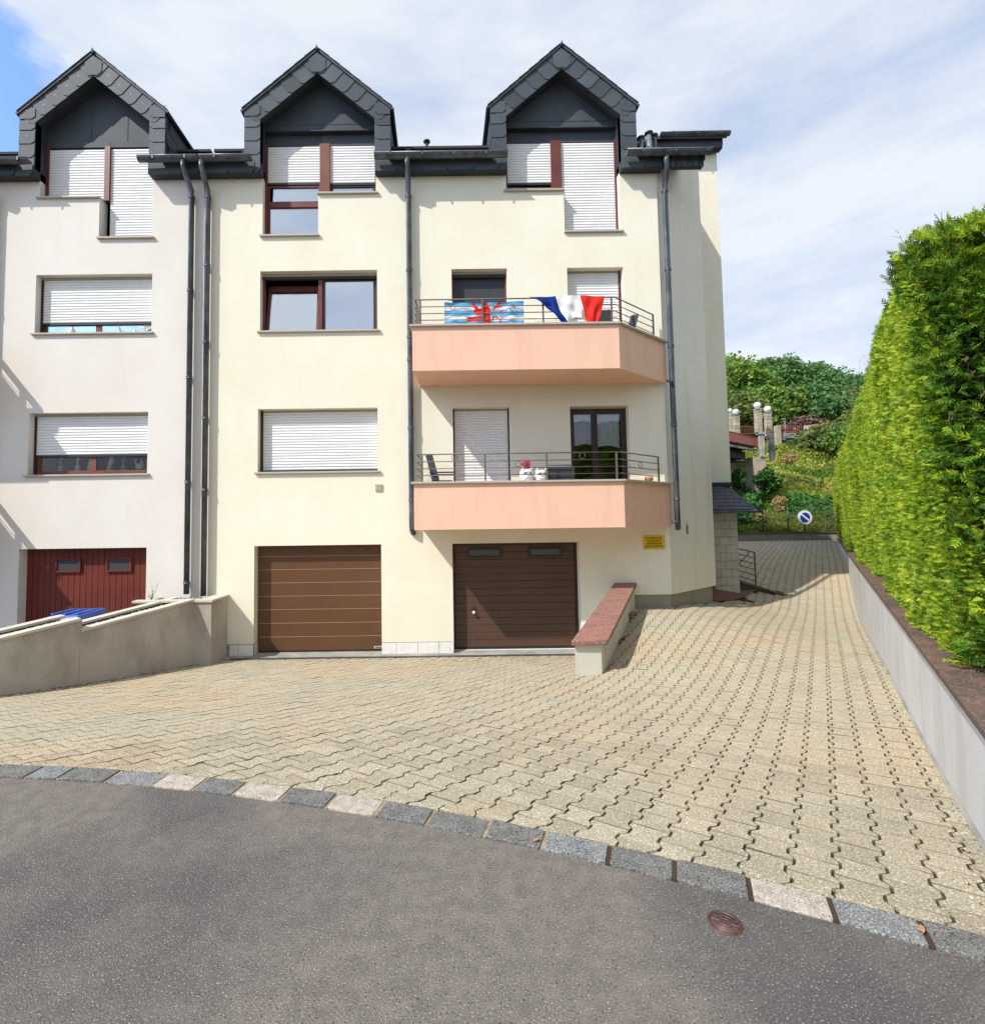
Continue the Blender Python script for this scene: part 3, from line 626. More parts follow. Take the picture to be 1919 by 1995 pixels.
mb.add([(XB0, 10, 0), (XB0, 22, 0), (XB0, 22, 10.4), (XB0, 16.5, 14.0), (XB0, 10, 9.66)], [(0, 1, 2, 3, 4)], 0)
wallB = mk('wall', mb, ['cream', 'chamfer'], HB)
mk('wall_edge', MB().add([(XB1-.0, 10.003, .8), (XB1, 10.003, .8), (CX+.13, CY+.1, 1.0)], [(0, 1, 2)]), 'cream', HB)
# floors/rooms closing behind the openings
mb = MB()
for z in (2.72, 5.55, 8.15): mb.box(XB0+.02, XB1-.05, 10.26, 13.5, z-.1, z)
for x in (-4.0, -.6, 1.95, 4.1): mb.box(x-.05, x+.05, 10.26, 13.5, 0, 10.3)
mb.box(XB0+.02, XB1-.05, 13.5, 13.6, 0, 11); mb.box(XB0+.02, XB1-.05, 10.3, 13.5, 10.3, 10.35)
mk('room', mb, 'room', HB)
# plinth right and base tiles
pl = MB(); pl.add([(3.3, 10.03, .3), (XB1-.02, 10.03, .3), (XB1-.02, 10.03, 1.06), (3.3, 10.03, 1.06)], [(0, 1, 2, 3)])
pl.add([(XB1-.02, 10.03, .3), (CX+.02, CY+.05, .3), (CX+.02, CY+.05, 1.06), (XB1-.02, 10.03, 1.06)], [(0, 1, 2, 3)])
mk('plinth', pl, 'plinth', HB)
# the render stops above the plinth: drop the wall skin there
bm = bmesh.new(); bm.from_mesh(wallB.data)
geom = bm.verts[:]+bm.edges[:]+bm.faces[:]
bmesh.ops.bisect_plane(bm, geom=geom, plane_co=(3.37, 0, 0), plane_no=(1, 0, 0))
geom = bm.verts[:]+bm.edges[:]+bm.faces[:]
bmesh.ops.bisect_plane(bm, geom=geom, plane_co=(0, 0, 1.055), plane_no=(0, 0, 1))
kill = [f for f in bm.faces if f.calc_center_median().z < 1.05 and f.calc_center_median().x > 3.37 and f.calc_center_median().y < 1.9]
bmesh.ops.delete(bm, geom=kill, context='FACES'); bm.to_mesh(wallB.data); bm.free()
mk('drip_edge', MB().add([(3.37, 10-.002, 1.055), (XB1, 10-.002, 1.055), (CX+.13, CY+.1, 1.055), (CX+.1, CY+.16, 1.055), (XB1-.03, 10.035, 1.055), (3.37, 10.035, 1.055)], [(0, 1, 4, 5), (1, 2, 3, 4)]), 'plinth', HB)
def tiles(parent, x0, x1, n, seq=None, side=None):
    w_ = (x1-x0)/n; e = seq or [x0+i*w_ for i in range(n+1)]
    for a, b in zip(e[:-1], e[1:]): mk('tile', MB().box(a+.004, b-.004, 9.978, 10.03, -.03, .205), 'white_tile', parent, bevel=.003)
base = mk('tiled_base', MB().box(gB[1], gC[0], 9.985, 10.2, -.06, .217), 'concrete', HB); mk('base', MB().box(XB0, gB[0], 9.985, 10.2, -.06, .217), 'concrete', base)
tiles(base, -4.10, -3.64, 2, [-4.10, -3.93, -3.64]); tiles(base, -1.18, .20, 4, [-1.18, -.90, -.49, -.08, .20])
for x in (gB[0]+.001, gC[0]-.0): mk('tile', MB().box(x-.004, x+.006, 10.03, 10.24, -.03, .205), 'white_tile', base)

# garage doors
def garage_b():
    x0, x1 = gB[0], gB[1]
    g = mk('garage_door', MB().box(x0, x1, 10.235, 10.26, .0, 2.09), 'door_dark', HB)
    e = [.03, .30, .565, .83, 1.09, 1.35, 1.61, 1.87, 2.09]
    for a, b in zip(e[:-1], e[1:]): mk('panel', MB().box(x0+.01, x1-.01, 10.195, 10.234, a+.010, b-.002), 'door_brown', g, bevel=.003)
    for a in e[1:-1]: mk('panel_edge', MB().box(x0+.01, x1-.01, 10.191, 10.233, a-.0015, a+.0095), 'door_line', g)
    mk('bottom_seal', MB().box(x0+.01, x1-.01, 10.20, 10.234, .005, .038), 'black_plastic', g)
    mk('plate', MB().box(x1-.17, x1-.02, 10.187, 10.194, .06, .10, 0).box(x1-.158, x1-.032, 10.184, 10.1865, .068, .092, 1), ['white_metal', 'door_dark'], g)
def garage_c():
    x0, x1 = gC[0], gC[1]
    g = mk('garage_door', MB().box(x0, x1, 10.235, 10.26, .0, 2.09), 'frame_dark', HB)
    n = 14; p = 1.99/n
    for k in range(n): mk('panel', MB().box(x0+.05, x1-.05, 10.200, 10.234, .055+k*p+.003, .055+(k+1)*p-.002), 'door_dark', g, bevel=.003)
    mk('door_frame', MB().box(x0, x0+.045, 10.185, 10.234, 0, 2.08).box(x1-.045, x1, 10.185, 10.234, 0, 2.08).box(x0+.046, x1-.046, 10.185, 10.199, 2.03, 2.08), 'frame_dark', g)
    for wx in (.50, 1.70):
        fr = mk('window', MB(), 'black_plastic', g) if False else None
        mb = MB(); bars(mb, wx, wx+.66, 1.80, 1.98, 10.165, 10.199, .03); mk('window_frame', mb, 'black_plastic', g, bevel=.004)
        mk('glass_pane', MB().box(wx+.03, wx+.63, 10.185, 10.197, 1.83, 1.95), 'mesh_grey', g)
    mk('handle_plate', MB().box(.575, .635, 10.18, 10.199, .70, .84), 'black_plastic', g, bevel=.004)
    mk('handle', MB().ball((.605, 10.145, .735), .032, 14).tube([(.605, 10.15, .735), (.605, 10.19, .735)], .012, 8), 'white_metal', g)
    mk('bottom_seal', MB().box(x0+.05, x1-.05, 10.20, 10.234, .012, .05), 'rail_dark', g)
    mk('threshold', MB().box(x0, x1, 10.16, 10.2, -.02, .012), 'white_metal', g)
garage_b(); garage_c()

def win_shuttered(parent, h, zs, name='window', frame='frame_red', glassz=None, left=.05):
    x0, x1, z0, z1 = h
    mb = MB().box(x0, x0+left, 10.15, 10.235, z0, z1).box(x1-.012, x1, 10.15, 10.235, z0, z1)
    w_ = mk(name, mb, 'frame_dark', parent); return w_
# W B low: closed shutter
w_ = win_shuttered(HB, wB1, None); shutter(w_, wB1[0]+.05, wB1[1]-.012, wB1[2]+.045, wB1[3]-.03, bar=True); sill(w_, wB1[0], wB1[1], wB1[2]-.0)
mk('shutter_box', MB().box(wB1[0], wB1[1], 10.16, 10.24, wB1[3]-.03, wB1[3]-.001), 'stone_sill', w_)
mk('backing', MB().box(wB1[0], wB1[1], 10.236, 10.25, wB1[2], wB1[3]), 'frame_dark', w_)
# W B upper: two sashes, left one tilted in
w_ = mk('window', MB(), 'frame_red', HB); x0, x1, z0, z1 = wB2
mb = MB(); bars(mb, x0, x1, z0+.0, z1-.06, 10.15, 10.22, .05, 0, .035, .025); mb.box(-2.43, -2.35, 10.14, 10.22, z0+.025, z1-.095); mk('frame', mb, 'frame_red', w_, bevel=.003)
mk('shutter_box', MB().box(x0, x1, 10.12, 10.22, z1-.058, z1-.0), 'stone_sill', w_)
mk('guide', MB().box(x0+.0, x1, 10.115, 10.149, z1-.115, z1-.061), 'rail_dark', w_)
mb = MB(); bars(mb, -2.345, x1-.052, z0+.028, z1-.098, 10.165, 10.21, .045, 0, .04, .04); mk('sash', mb, 'frame_dark', w_)
pane(w_, -2.30, x1-.10, z0+.07, z1-.14, 10.19, 'glass_sky')
mb = MB(); tl = .17
def tb(mb, xa, xb, za, zb):
    f = lambda z: 10.18+tl*(z-z0)/(z1-z0)
    mb.hexa([(xa, f(za), za), (xb, f(za), za), (xb, f(za)+.045, za), (xa, f(za)+.045, za)], [(xa, f(zb), zb), (xb, f(zb), zb), (xb, f(zb)+.045, zb), (xa, f(zb)+.045, zb)])
xa, xb, za, zb = x0+.06, -2.44, z0+.03, z1-.16
tb(mb, xa, xa+.05, za, zb); tb(mb, xb-.05, xb, za, zb); tb(mb, xa+.05, xb-.05, zb-.10, zb); tb(mb, xa+.05, xb-.05, za, za+.035); mk('sash', mb, 'frame_red', w_)
pane(w_, xa+.05, xb-.05, za+.035, zb-.10, 10.195+tl*.04, 'glass_sky', tilt=tl*.86)
sill(w_, x0, x1, z0)
# balcony doors
def shut_door(h, zb, left=.035, right=.03, rm='frame_dark'):
    w_ = mk('balcony_door', MB().box(h[0], h[0]+left, 10.15, 10.235, h[2], h[3]), rm, HB); mk('guide', MB().box(h[1]-right, h[1], 10.15, 10.235, h[2], h[3]), rm, w_)
    shutter(w_, h[0]+left, h[1]-right, zb, h[3]-.03); mk('shutter_box', MB().box(h[0], h[1], 10.16, 10.24, h[3]-.03, h[3]-.001), 'stone_sill', w_)
    mk('backing', MB().box(h[0], h[1], 10.236, 10.25, h[2], h[3]), 'frame_dark', w_); return w_
shut_door(dLL, 2.85); shut_door(dUR, 5.65, .01, .05, 'frame_red')
w_ = mk('balcony_door', MB(), 'frame_dark', HB); h = dUL
mb = MB(); bars(mb, h[0], h[1], h[2], h[3]-.05, 10.15, 10.22, .04, 0, .02); mk('frame', mb, 'frame_red', w_)
mk('shutter_box', MB().box(h[0], h[1], 10.13, 10.22, h[3]-.05, h[3]-.001), 'stone_sill', w_); mk('guide', MB().box(h[0]+.02, h[1]-.02, 10.125, 10.149, h[3]-.12, h[3]-.052), 'rail_dark', w_)
mk('dark_interior', MB().box(h[0]+.04, h[1]-.04, 10.19, 10.2, h[2], h[3]-.07), 'anthracite', w_)  # dark sheet standing in for the unlit room behind the open door
w_ = mk('balcony_door', MB(), 'frame_dark', HB); h = dLR
mb = MB(); bars(mb, h[0], h[1], h[2], h[3]-.03, 10.15, 10.23, .05, 0, .045); mk('frame', mb, 'frame_dark', w_)
mk('shutter_box', MB().box(h[0], h[1], 10.13, 10.22, h[3]-.03, h[3]-.001), 'stone_sill', w_)
xm = (h[0]+h[1])/2-.06
for a, b in ((h[0]+.05, xm), (xm+.004, h[1]-.05)):
    mb = MB(); bars(mb, a, b, h[2]+.05, h[3]-.08, 10.14, 10.20, .055, 0, .05); lf = mk('door_leaf', mb, 'frame_dark', w_); pane(w_, a+.055, b-.055, h[2]+.1, h[3]-.13, 10.17, 'glass_dark')
mb = MB(); n = 90; X = np.linspace(h[0]+.08, h[1]-.12, n)
yy = 10.215+.008*np.sin(X*60)+.005*np.sin(X*133)
zt = h[3]-.10; zb_ = [3.96+.05*abs(math.sin(x*7))+.03*math.sin(x*3) for x in X]
mb.add([(x, y, zt) for x, y in zip(X, yy)]+[(x, y, z) for x, y, z in zip(X, yy, zb_)], [(i, i+1, n+i+1, n+i) for i in range(n-1)], 0, True); mk('curtain', mb, 'curtain', w_)
# dormer windows
def dormer_window(parent, wide_l, xl, xm0, xm1, xr, zl, zr, ml, mr, shl, shr, mat_m='frame_brown'):
    w_ = mk('window', MB(), 'frame_red', parent); zt = 10.30
    mb = MB().box(xl, xl+.05, 10.13, 10.235, zl, zt).box(xr-.035, xr, 10.13, 10.235, zr, zt)
    mk('frame', mb, 'frame_red', w_)
    mk('head', MB().box(xl+.05, xm0, 10.175, 10.235, zt-.03, zt-.001), 'frame_dark', w_); mk('head', MB().box(xm1, xr-.035, 10.175, 10.235, zt-.03, zt-.001), 'frame_dark', w_)
    mk('mullion', MB().box(xm0, xm1, 10.12, 10.235, max(zl, zr), zt), mat_m, w_, bevel=.003)
    for a, b, z0, sh in ((xl+.05, xm0, zl, shl), (xm1, xr-.035, zr, shr)):
        shutter(w_, a, b, sh, zt-.03, bar=True)
    return w_
w_ = dormer_window(HB, None, c2-hi, -2.395, -2.19, c2+hi, 8.30, 9.165, 0, 0, 9.50, 9.48)
x0, x1 = c2-hi+.05, -2.40
mb = MB(); bars(mb, x0, x1, 8.30, 9.44, 10.175, 10.225, .035, 0, .035, .03); mb.box(x0+.035, x1-.035, 10.165, 10.225, 8.985, 9.105); mk('sash', mb, 'frame_red', w_)
pane(w_, x0+.035, x1-.035, 8.33, 8.985, 10.20); pane(w_, x0+.09, x1-.035, 9.105, 9.405, 10.20)
x0, x1 = -2.19, c2+hi-.035; mb = MB(); bars(mb, x0, x1, 9.165, 9.43, 10.175, 10.225, .05, 0, .03, .025); mk('sash', mb, 'frame_dark', w_); pane(w_, x0+.05, x1-.05, 9.19, 9.40, 10.20)
sill(w_, c2-hi, -2.42, 8.30); sill(w_, -2.36, c2+hi, 9.165)
w_ = dormer_window(HB, None, c3-hi, 2.335, 2.545, c3+hi, 9.17, 8.30, 0, 0, 9.43, 8.36, 'frame_red')
sill(w_, c3-hi, 2.50, 9.17); sill(w_, 2.58, c3+hi, 8.30)
mb = MB(); bars(mb, c3-hi+.05, 2.335, 9.17, 9.42, 10.18, 10.22, .03); mk('sash', mb, 'frame_dark', w_); pane(w_, c3-hi+.08, 2.305, 9.20, 9.39, 10.2, 'glass_dark')
for c in (c2, c3):
    d, slp = dormer(HB, c, az=12.0 if c == c2 else 12.02); gable(d, c, hi, 10.76, 12.0, 10.30, None, low=10.56)
# eaves
gutter(HB, -4.63, -3.62); fascia(HB, -4.66, -3.50, .55)
gutter(HB, -1.22, c3-hi-.01); fascia(HB, -1.22, c3-hi-.004, .45)
gutter(HB, 3.70, 5.36); fascia(HB, c3+hi+.004, 4.5, .45, .42)
# slated overhang over the chamfer
fr = mk('corner_soffit', MB().add([(4.45, 9.82, 9.48), (5.22, 9.82, 9.48), (5.22, 10.75, 10.16), (4.45, 10.05, 9.66)], [(0, 1, 2, 3)]).box(4.5, 5.27, 9.815, 9.9, 9.475, 9.70), 'slate_dark', HB)
for k in range(7):
    a = 4.5+k*.112; mk('slate', MB().prism([(a+.01, 9.79-.004*(k % 2), 9.475), (a+.10, 9.786, 9.468), (a+.112, 9.79, 9.70), (a, 9.80, 9.70)], (0, .012, 0)), 'slate', fr)
# main roof
def roof(parent, x0, x1, x2=None):
    def ry(y): return 9.66+(y-9.70)*.68
    mb = MB()
    for xa, xb, ya in ([(x0, x1, 9.70)]+([(x1, x2, 12.9)] if x2 else [])):
        yb = 16.5; t = .10
        mb.add([(xa, ya, ry(ya)-.02), (xb, ya, ry(ya)-.02), (xb, yb, ry(yb)-.02), (xa, yb, ry(yb)-.02), (xa, ya, ry(ya)+.03), (xb, ya, ry(ya)+.03), (xb, yb, ry(yb)+t), (xa, yb, ry(yb)+t)], [(0, 1, 2, 3), (4, 5, 6, 7), (0, 1, 5, 4), (1, 2, 6, 5), (2, 3, 7, 6), (3, 0, 4, 7)])
        mb.add([(xa, 16.5, ry(16.5)+.05), (xb, 16.5, ry(16.5)+.05), (xb, 22.4, 10.2), (xa, 22.4, 10.2)], [(0, 1, 2, 3)])
    return mk('roof', mb, 'roof_slate', parent)
# roof broken up around the dormers so that it stays outside the recesses
def roof_strips(parent, cuts, x2=None):
    rf = mk('roof', MB(), 'roof_slate', parent); ry = lambda y: 9.66+(y-9.70)*.68; mb = MB()
    for xa, xb, ya in cuts:
        mb.add([(xa, ya, ry(ya)-.03), (xb, ya, ry(ya)-.03), (xb, 16.5, ry(16.5)-.03), (xa, 16.5, ry(16.5)-.03), (xa, ya, ry(ya)+.035), (xb, ya, ry(ya)+.035), (xb, 16.5, ry(16.5)+.035), (xa, 16.5, ry(16.5)+.035)],
               [(0, 1, 2, 3), (4, 5, 6, 7), (0, 1, 5, 4), (1, 2, 6, 5), (2, 3, 7, 6), (3, 0, 4, 7)])
        mb.add([(xa, 16.5, ry(16.5)+.03), (xb, 16.5, ry(16.5)+.03), (xb, 22.4, 10.2), (xa, 22.4, 10.2)], [(0, 1, 2, 3)])
    mk('roof_slope', mb, 'roof_slate', rf); return rf
rb = roof_strips(HB, [(XB0, c2-1.43, 9.70), (c2-1.43, c2+1.43, 12.2), (c2+1.43, c3-1.43, 9.70), (c3-1.43, c3+1.43, 12.2), (c3+1.43, 5.24, 9.70)])
mk('roof_slope', MB().add([(5.7, 12.95, 12.48), (X2+.1, 12.95, 12.48), (X2+.1, 16.5, 14.9), (5.7, 16.5, 14.9), (5.7, 12.95, 12.55), (X2+.1, 12.95, 12.55), (X2+.1, 16.5, 14.97), (5.7, 16.5, 14.97)], [(0, 1, 2, 3), (4, 5, 6, 7), (0, 1, 5, 4), (1, 2, 6, 5), (2, 3, 7, 6), (3, 0, 4, 7)]), 'roof_slate', rb)
mk('verge_board', MB().prism([(5.24, 9.70, 9.52), (5.24, 13.0, 11.76), (5.24, 13.0, 11.95), (5.24, 9.70, 9.71)], (.02, 0, 0)), 'slate_dark', HB)
gutter(HB, 5.85, 7.68, Y=12.93, z=12.60, r=.075)
fascia(HB, 5.75, 7.56, .5, .42, y=13.06, z0=12.30, z1=12.56)
for x, y, z, h_, r in ((-.21, 10.6, 10.2, .46, .035), (4.26, 10.3, 10.1, .34, .045), (4.47, 10.4, 10.1, .52, .05), (4.62, 10.5, 10.2, .44, .05)):
    vp = mk('roof_vent', MB().tube([(x, y, z-.25), (x, y, z+h_)], r, 12), 'zinc' if x < 4 and False else ('zinc_light' if x < 4.5 and x > 4 else 'zinc'), HB)
    mk('vent_cap', MB().lathe([(.001, h_+.045), (r+.035, h_+.03), (r+.04, h_+.005), (r, h_), (r-.01, h_-.02)], (x, y, z), 12), 'zinc', vp)
# downpipes
pipe(HB, -4.575, 9.91, 9.6, 1.16, xs=.02, collars=(9.05, 7.65, 6.1, 4.6, 3.2))
pipe(HB, -.575, 9.91, 9.6, 2.42, collars=(9.0, 7.5, 6.15, 5.7, 4.35, 2.95), end='elbow')
pipe(HB, 4.55, 9.93, 9.6, 2.45, xs=.06, collars=(9.05, 7.45, 5.9, 4.35, 2.9), end='elbow', gy=9.68)
for z in (5.19, 2.46): mk('overflow_pipe', MB().tube([(4.40, 9.82, z), (4.50, 9.84, z-.02), (4.55, 9.90, z-.10)], .026, 8), 'zinc', HB)
# wall fittings
v = mk('wall_vent', MB().box(-1.29, -1.15, 9.975, 10.01, 3.13, 3.27), 'coping_cream', HB, bevel=.004)
mk('vent_grille', MB().box(-1.27, -1.17, 9.968, 9.974, 3.15, 3.25), 'sandstone', v)
ch = Vector((CX+.13-XB1, CY+.1-10, 0)).normalized(); cn = Vector((ch.y, -ch.x, 0))
def onch(s, z, o=0): p = Vector((XB1, 10, 0))+ch*s+cn*o; return (p.x, p.y, z)
mk('louvre_vent', MB().hexa([onch(.62, 2.16), onch(.74, 2.16), onch(.74, 2.16, .02), onch(.62, 2.16, .02)][::-1], [onch(.62, 2.42), onch(.74, 2.42), onch(.74, 2.42, .02), onch(.62, 2.42, .02)][::-1]), 'white_metal', HB)
mb = MB()
for k in range(4): s = .637+k*.025; mb.hexa([onch(s, 2.20, .021), onch(s+.012, 2.20, .021), onch(s+.012, 2.20, .023), onch(s, 2.20, .023)][::-1], [onch(s, 2.39, .021), onch(s+.012, 2.39, .021), onch(s+.012, 2.39, .023), onch(s, 2.39, .023)][::-1])
mk('vent_slot', mb, 'mesh_grey', HB)

# balconies
def rail_pt(s, base): return base
def balcony(parent, zb, zt, zc_front=None, mirror=None, posts=None, rings=()):
    X = (lambda x: x) if not mirror else (lambda x: mirror-x)
    plan = [(-.38, 9.998), (-.48, 8.95), (3.19, 8.95), (4.47, 9.998)]
    inner = [(-.28, 9.998), (-.36, 9.06), (3.14, 9.06), (4.28, 9.998)]
    b = mk('balcony', MB().prism([(X(x), y, zb) for x, y in plan], (0, 0, .16)), 'salmon', parent)
    for i in range(3):
        a, c = plan[i], plan[i+1]; d_, e = inner[i+1], inner[i]
        mk('parapet', MB().hexa([(X(p[0]), p[1], zb+.16) for p in (a, c, d_, e)], [(X(p[0]), p[1], zt) for p in (a, c, d_, e)]), 'salmon', b)
    cp = [(-.44, 9.995), (-.53, 8.905), (3.21, 8.905), (4.56, 9.985)]; ci = [(-.26, 9.995), (-.34, 9.08), (3.13, 9.08), (4.24, 9.995)]
    for i in range(3):
        a, c = cp[i], cp[i+1]; d_, e = ci[i+1], ci[i]
        seg = [(a, c, d_, e)]
        if i == 1: m1, m2 = ((a[0]+c[0])/2, a[1]), ((d_[0]+e[0])/2, e[1]); seg = [(a, m1, m2, e), (m1, c, d_, m2)]
        for s in seg: mk('coping', MB().hexa([(X(p[0]), p[1], zt) for p in s], [(X(p[0]), p[1], zt+.035) for p in s]), 'stone_sill', b, bevel=.004)
    # railing
    line = [(-.36, 9.93), (-.42, 9.03), (3.17, 9.03), (4.20, 9.86)]; hz = [.49, .36, .235, .115]; z0 = zt+.035
    for i in range(3):
        a, c = line[i], line[i+1]
        for k, hh in enumerate(hz):
            r = .012 if k == 0 else .0085
            mk('rail', MB().tube([(X(a[0]), a[1], z0+hh), (X(c[0]), c[1], z0+hh)], r, 6), 'rail_metal', b)
    for x, y in [(-.37, 9.85), (-.33, 9.03), (.78, 9.03), (1.87, 9.03), (3.10, 9.03), (4.18, 9.84)]: mk('post', MB().box(X(x)-.014, X(x)+.014, y-.014, y+.014, z0, z0+.49), 'rail_metal', b)
    for x, hh in rings: mk('ring', MB().ring((X(x), 9.03, z0+hh), .052, .006), 'rail_metal', b)
    t = Vector((4.20-3.17, .83, 0)).normalized(); mk('ring', MB().ring((X(3.68), 9.03+.51/1.03*.83, z0+.30), .056, .006, (t.x, t.y)), 'rail_metal', b)
    return b
bl = balcony(HB, 2.375, 3.18, rings=((.24, .425), (1.36, .30), (2.50, .43)))
bu = balcony(HB, 5.185, 5.98, rings=((.21, .425), (1.32, .33), (2.42, .43)))

# ------------------------------------------------------------------ house A (left, blush)
HA = empty('terraced_house', (-7, 10, 0), 'pinkish white terraced house at the left with dormer and dark red garage door', 'building')
XA0 = -13.4
gA = (-8.20, -5.73, -.05, 2.093); wA1 = (-8.085, -5.745, 3.535, 4.757); wA2 = (-8.03, -5.71, 6.355, 7.548)
c1 = -6.865
d1a, d1b = (c1-hi, -6.80, 9.15, 10.30), (-6.80, c1+hi, 8.30, 10.30)
mb = MB(); wall_with_holes(mb, XA0, XB0-.012, 0, 9.66, [gA, wA1, wA2, d1a, d1b])
mb.add([(XA0, 10, 0), (XA0, 22, 0), (XA0, 22, 10.4), (XA0, 16.5, 14.1), (XA0, 10, 9.6)], [(0, 1, 2, 3, 4)]); mb.add([(XA0, 22, 0), (XB0, 22, 0), (XB0, 22, 10.4), (XA0, 22, 10.4)], [(0, 1, 2, 3)])
mk('wall', mb, 'blush', HA)
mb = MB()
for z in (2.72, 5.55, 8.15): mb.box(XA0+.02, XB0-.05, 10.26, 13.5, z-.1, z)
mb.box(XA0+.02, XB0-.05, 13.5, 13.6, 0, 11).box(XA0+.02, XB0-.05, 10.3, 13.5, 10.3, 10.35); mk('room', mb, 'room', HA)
g = mk('garage_door', MB().box(gA[0], gA[1], 10.235, 10.26, -.03, 2.09), 'frame_dark', HA)
n = 21; p = (gA[1]-gA[0])/n
for k in range(n): mk('plank', MB().box(gA[0]+k*p+.004, gA[0]+(k+1)*p-.004, 10.20, 10.234, -.02, 2.085), 'door_red', g, bevel=.003)
for x in (-7.62, -6.62):
    mb = MB(); bars(mb, x, x+.50, 1.62, 1.90, 10.16, 10.199, .035); mk('window_frame', mb, 'door_red', g); mk('glass_pane', MB().box(x+.035, x+.465, 10.18, 10.196, 1.655, 1.865), 'anthracite', g)
for h, zsh, gm, ztop in ((wA1, 3.94, 'glass_dark', 0), (wA2, 6.62, 'glass_sky', 0)):
    x0, x1, z0, z1 = h; w_ = mk('window', MB(), 'frame_dark', HA)
    mk('guide', MB().box(x0, x0+.05, 10.14, 10.165, z0, z1-.03).box(x1-.012, x1, 10.14, 10.165, z0, z1-.03), 'frame_dark', w_)
    mb = MB(); fm = 'frame_brown' if h is wA1 else 'frame_red'; wb = .09 if h is wA1 else .025
    bars(mb, x0, x1, z0, z1-.04, 10.175, 10.235, .12, 0, .06, wb); xm = (x0+x1)/2; mb.box(xm-.06, xm+.06, 10.17, 10.235, z0+wb, z1-.1); mk('frame', mb, fm, w_, bevel=.003)
    pane(w_, x0+.12, xm-.06, z0+wb, z1-.1, 10.18, gm); pane(w_, xm+.06, x1-.12, z0+wb, z1-.1, 10.18, gm)
    shutter(w_, x0+.05, x1-.012, zsh, z1-.04, y=10.15); mk('shutter_box', MB().box(x0, x1, 10.13, 10.24, z1-.04, z1-.001), 'stone_sill', w_); sill(w_, x0, x1, z0)
w_ = dormer_window(HA, None, c1-hi, -6.80, -6.69, c1+hi, 9.15, 8.30, 0, 0, 9.20, 8.365, 'frame_red'); sill(w_, c1-hi, -6.84, 9.15); sill(w_, -6.77, c1+hi, 8.30)
d, _ = dormer(HA, c1); gable(d, c1, hi, 10.76, 12.0, 10.30, None)
gutter(HA, XA0, c1-hi+.04); fascia(HA, XA0, c1-hi-.004, .55); gutter(HA, c1+hi-.10, -4.66); fascia(HA, c1+hi+.004, -4.68, .72)
roof_strips(HA, [(XA0, c1-1.43, 9.70), (c1-1.43, c1+1.43, 12.2), (c1+1.43, XB0-.0005, 9.70)])
pipe(HA, -4.90, 9.91, 9.6, 1.2, xs=.05, collars=(9.05, 7.15, 5.4, 3.35, 1.42)); pipe(HA, -8.86, 9.91, 9.6, .1, xs=.08, collars=(9.05, 6.9, 5.0, 3.0))
mk('wall_joint', MB().box(XB0-.011, XB0+.012, 9.985, 9.9985, 1.16, 9.47), 'coping_cream', HA)
for z0_, z1_ in ((2.375, 3.18), (5.185, 5.98)):
    b_ = balcony(HA, z0_, z1_, mirror=-9.58)
    for za_, zb_2 in ((.01, .17), (.33, .50)):
        mk('privacy_board', MB().box(-9.20, -9.175, 9.06, 9.96, z1_+.035+za_, z1_+.035+zb_2), 'anthracite', b_); mk('privacy_board', MB().box(-10.6, -9.175, 9.0, 9.018, z1_+.035+za_, z1_+.035+zb_2), 'anthracite', b_)
    for yy in (9.25, 9.62): mk('privacy_slat', MB().box(-9.20, -9.176, yy, yy+.09, z1_+.205, z1_+.365), 'anthracite', b_)
# red roof of a house further left
nr = empty('neighbouring_house', (-20, 14, 0), 'distant house with red tiled roof just above the left gutter', 'house')
mk('roof', MB().add([(-27, 15, 10.5), (-17.0, 15, 14.7), (-17.0, 22, 14.7), (-27, 22, 10.5), (-13.9, 15, 13.2), (-13.9, 22, 13.2)], [(0, 1, 2, 3), (1, 4, 5, 2)]), 'tile_red', nr)
mk('wall', MB().box(-26, -16, 15.5, 21.5, 0, 10.9), 'cream', nr)

# yellow notice
sg_ = empty('notice_sign', (4.1, 9.99, 2.06), 'yellow private property notice with black lettering on the cream wall', 'sign')
mk('plate', MB().box(3.895, 4.315, 9.986, 9.997, 1.925, 2.195), 'sign_yellow', sg_)
def text(parent, s, x, z, w_, h_, y, m_, name='lettering', rot=None):
    cu = bpy.data.curves.new('t', 'FONT'); cu.body = s; cu.align_x = 'CENTER'; cu.offset = .022; ob = bpy.data.objects.new('t', cu); COL.objects.link(ob)
    bpy.context.view_layer.update(); me = bpy.data.meshes.new_from_object(ob.evaluated_get(bpy.context.evaluated_depsgraph_get())); bpy.data.objects.remove(ob)
    co_ = np.array([v.co[:] for v in me.vertices]); mn, mx_ = co_.min(0), co_.max(0)
    mb = MB(); sx_, sz_ = w_/(mx_[0]-mn[0]), h_/(mx_[1]-mn[1])
    mb.add([(x-w_/2+(v[0]-mn[0])*sx_, y, z+(v[1]-mn[1])*sz_) for v in co_], [list(p.vertices) for p in me.polygons]); return mk(name, mb, m_, parent)
for s, z, w_ in (('PROPRIÉTÉ PRIVÉE', 2.130, .30), ('ACCÈS INTERDIT', 2.083, .27), ('PRIVATEIGENTUM', 2.018, .285), ('BETRETEN VERBOTEN', 1.965, .36)): text(sg_, s, 4.105, z, w_, .036, 9.984, 'ink')
mk('divider', MB().box(3.99, 4.22, 9.983, 9.985, 2.068, 2.073), 'ink', sg_)

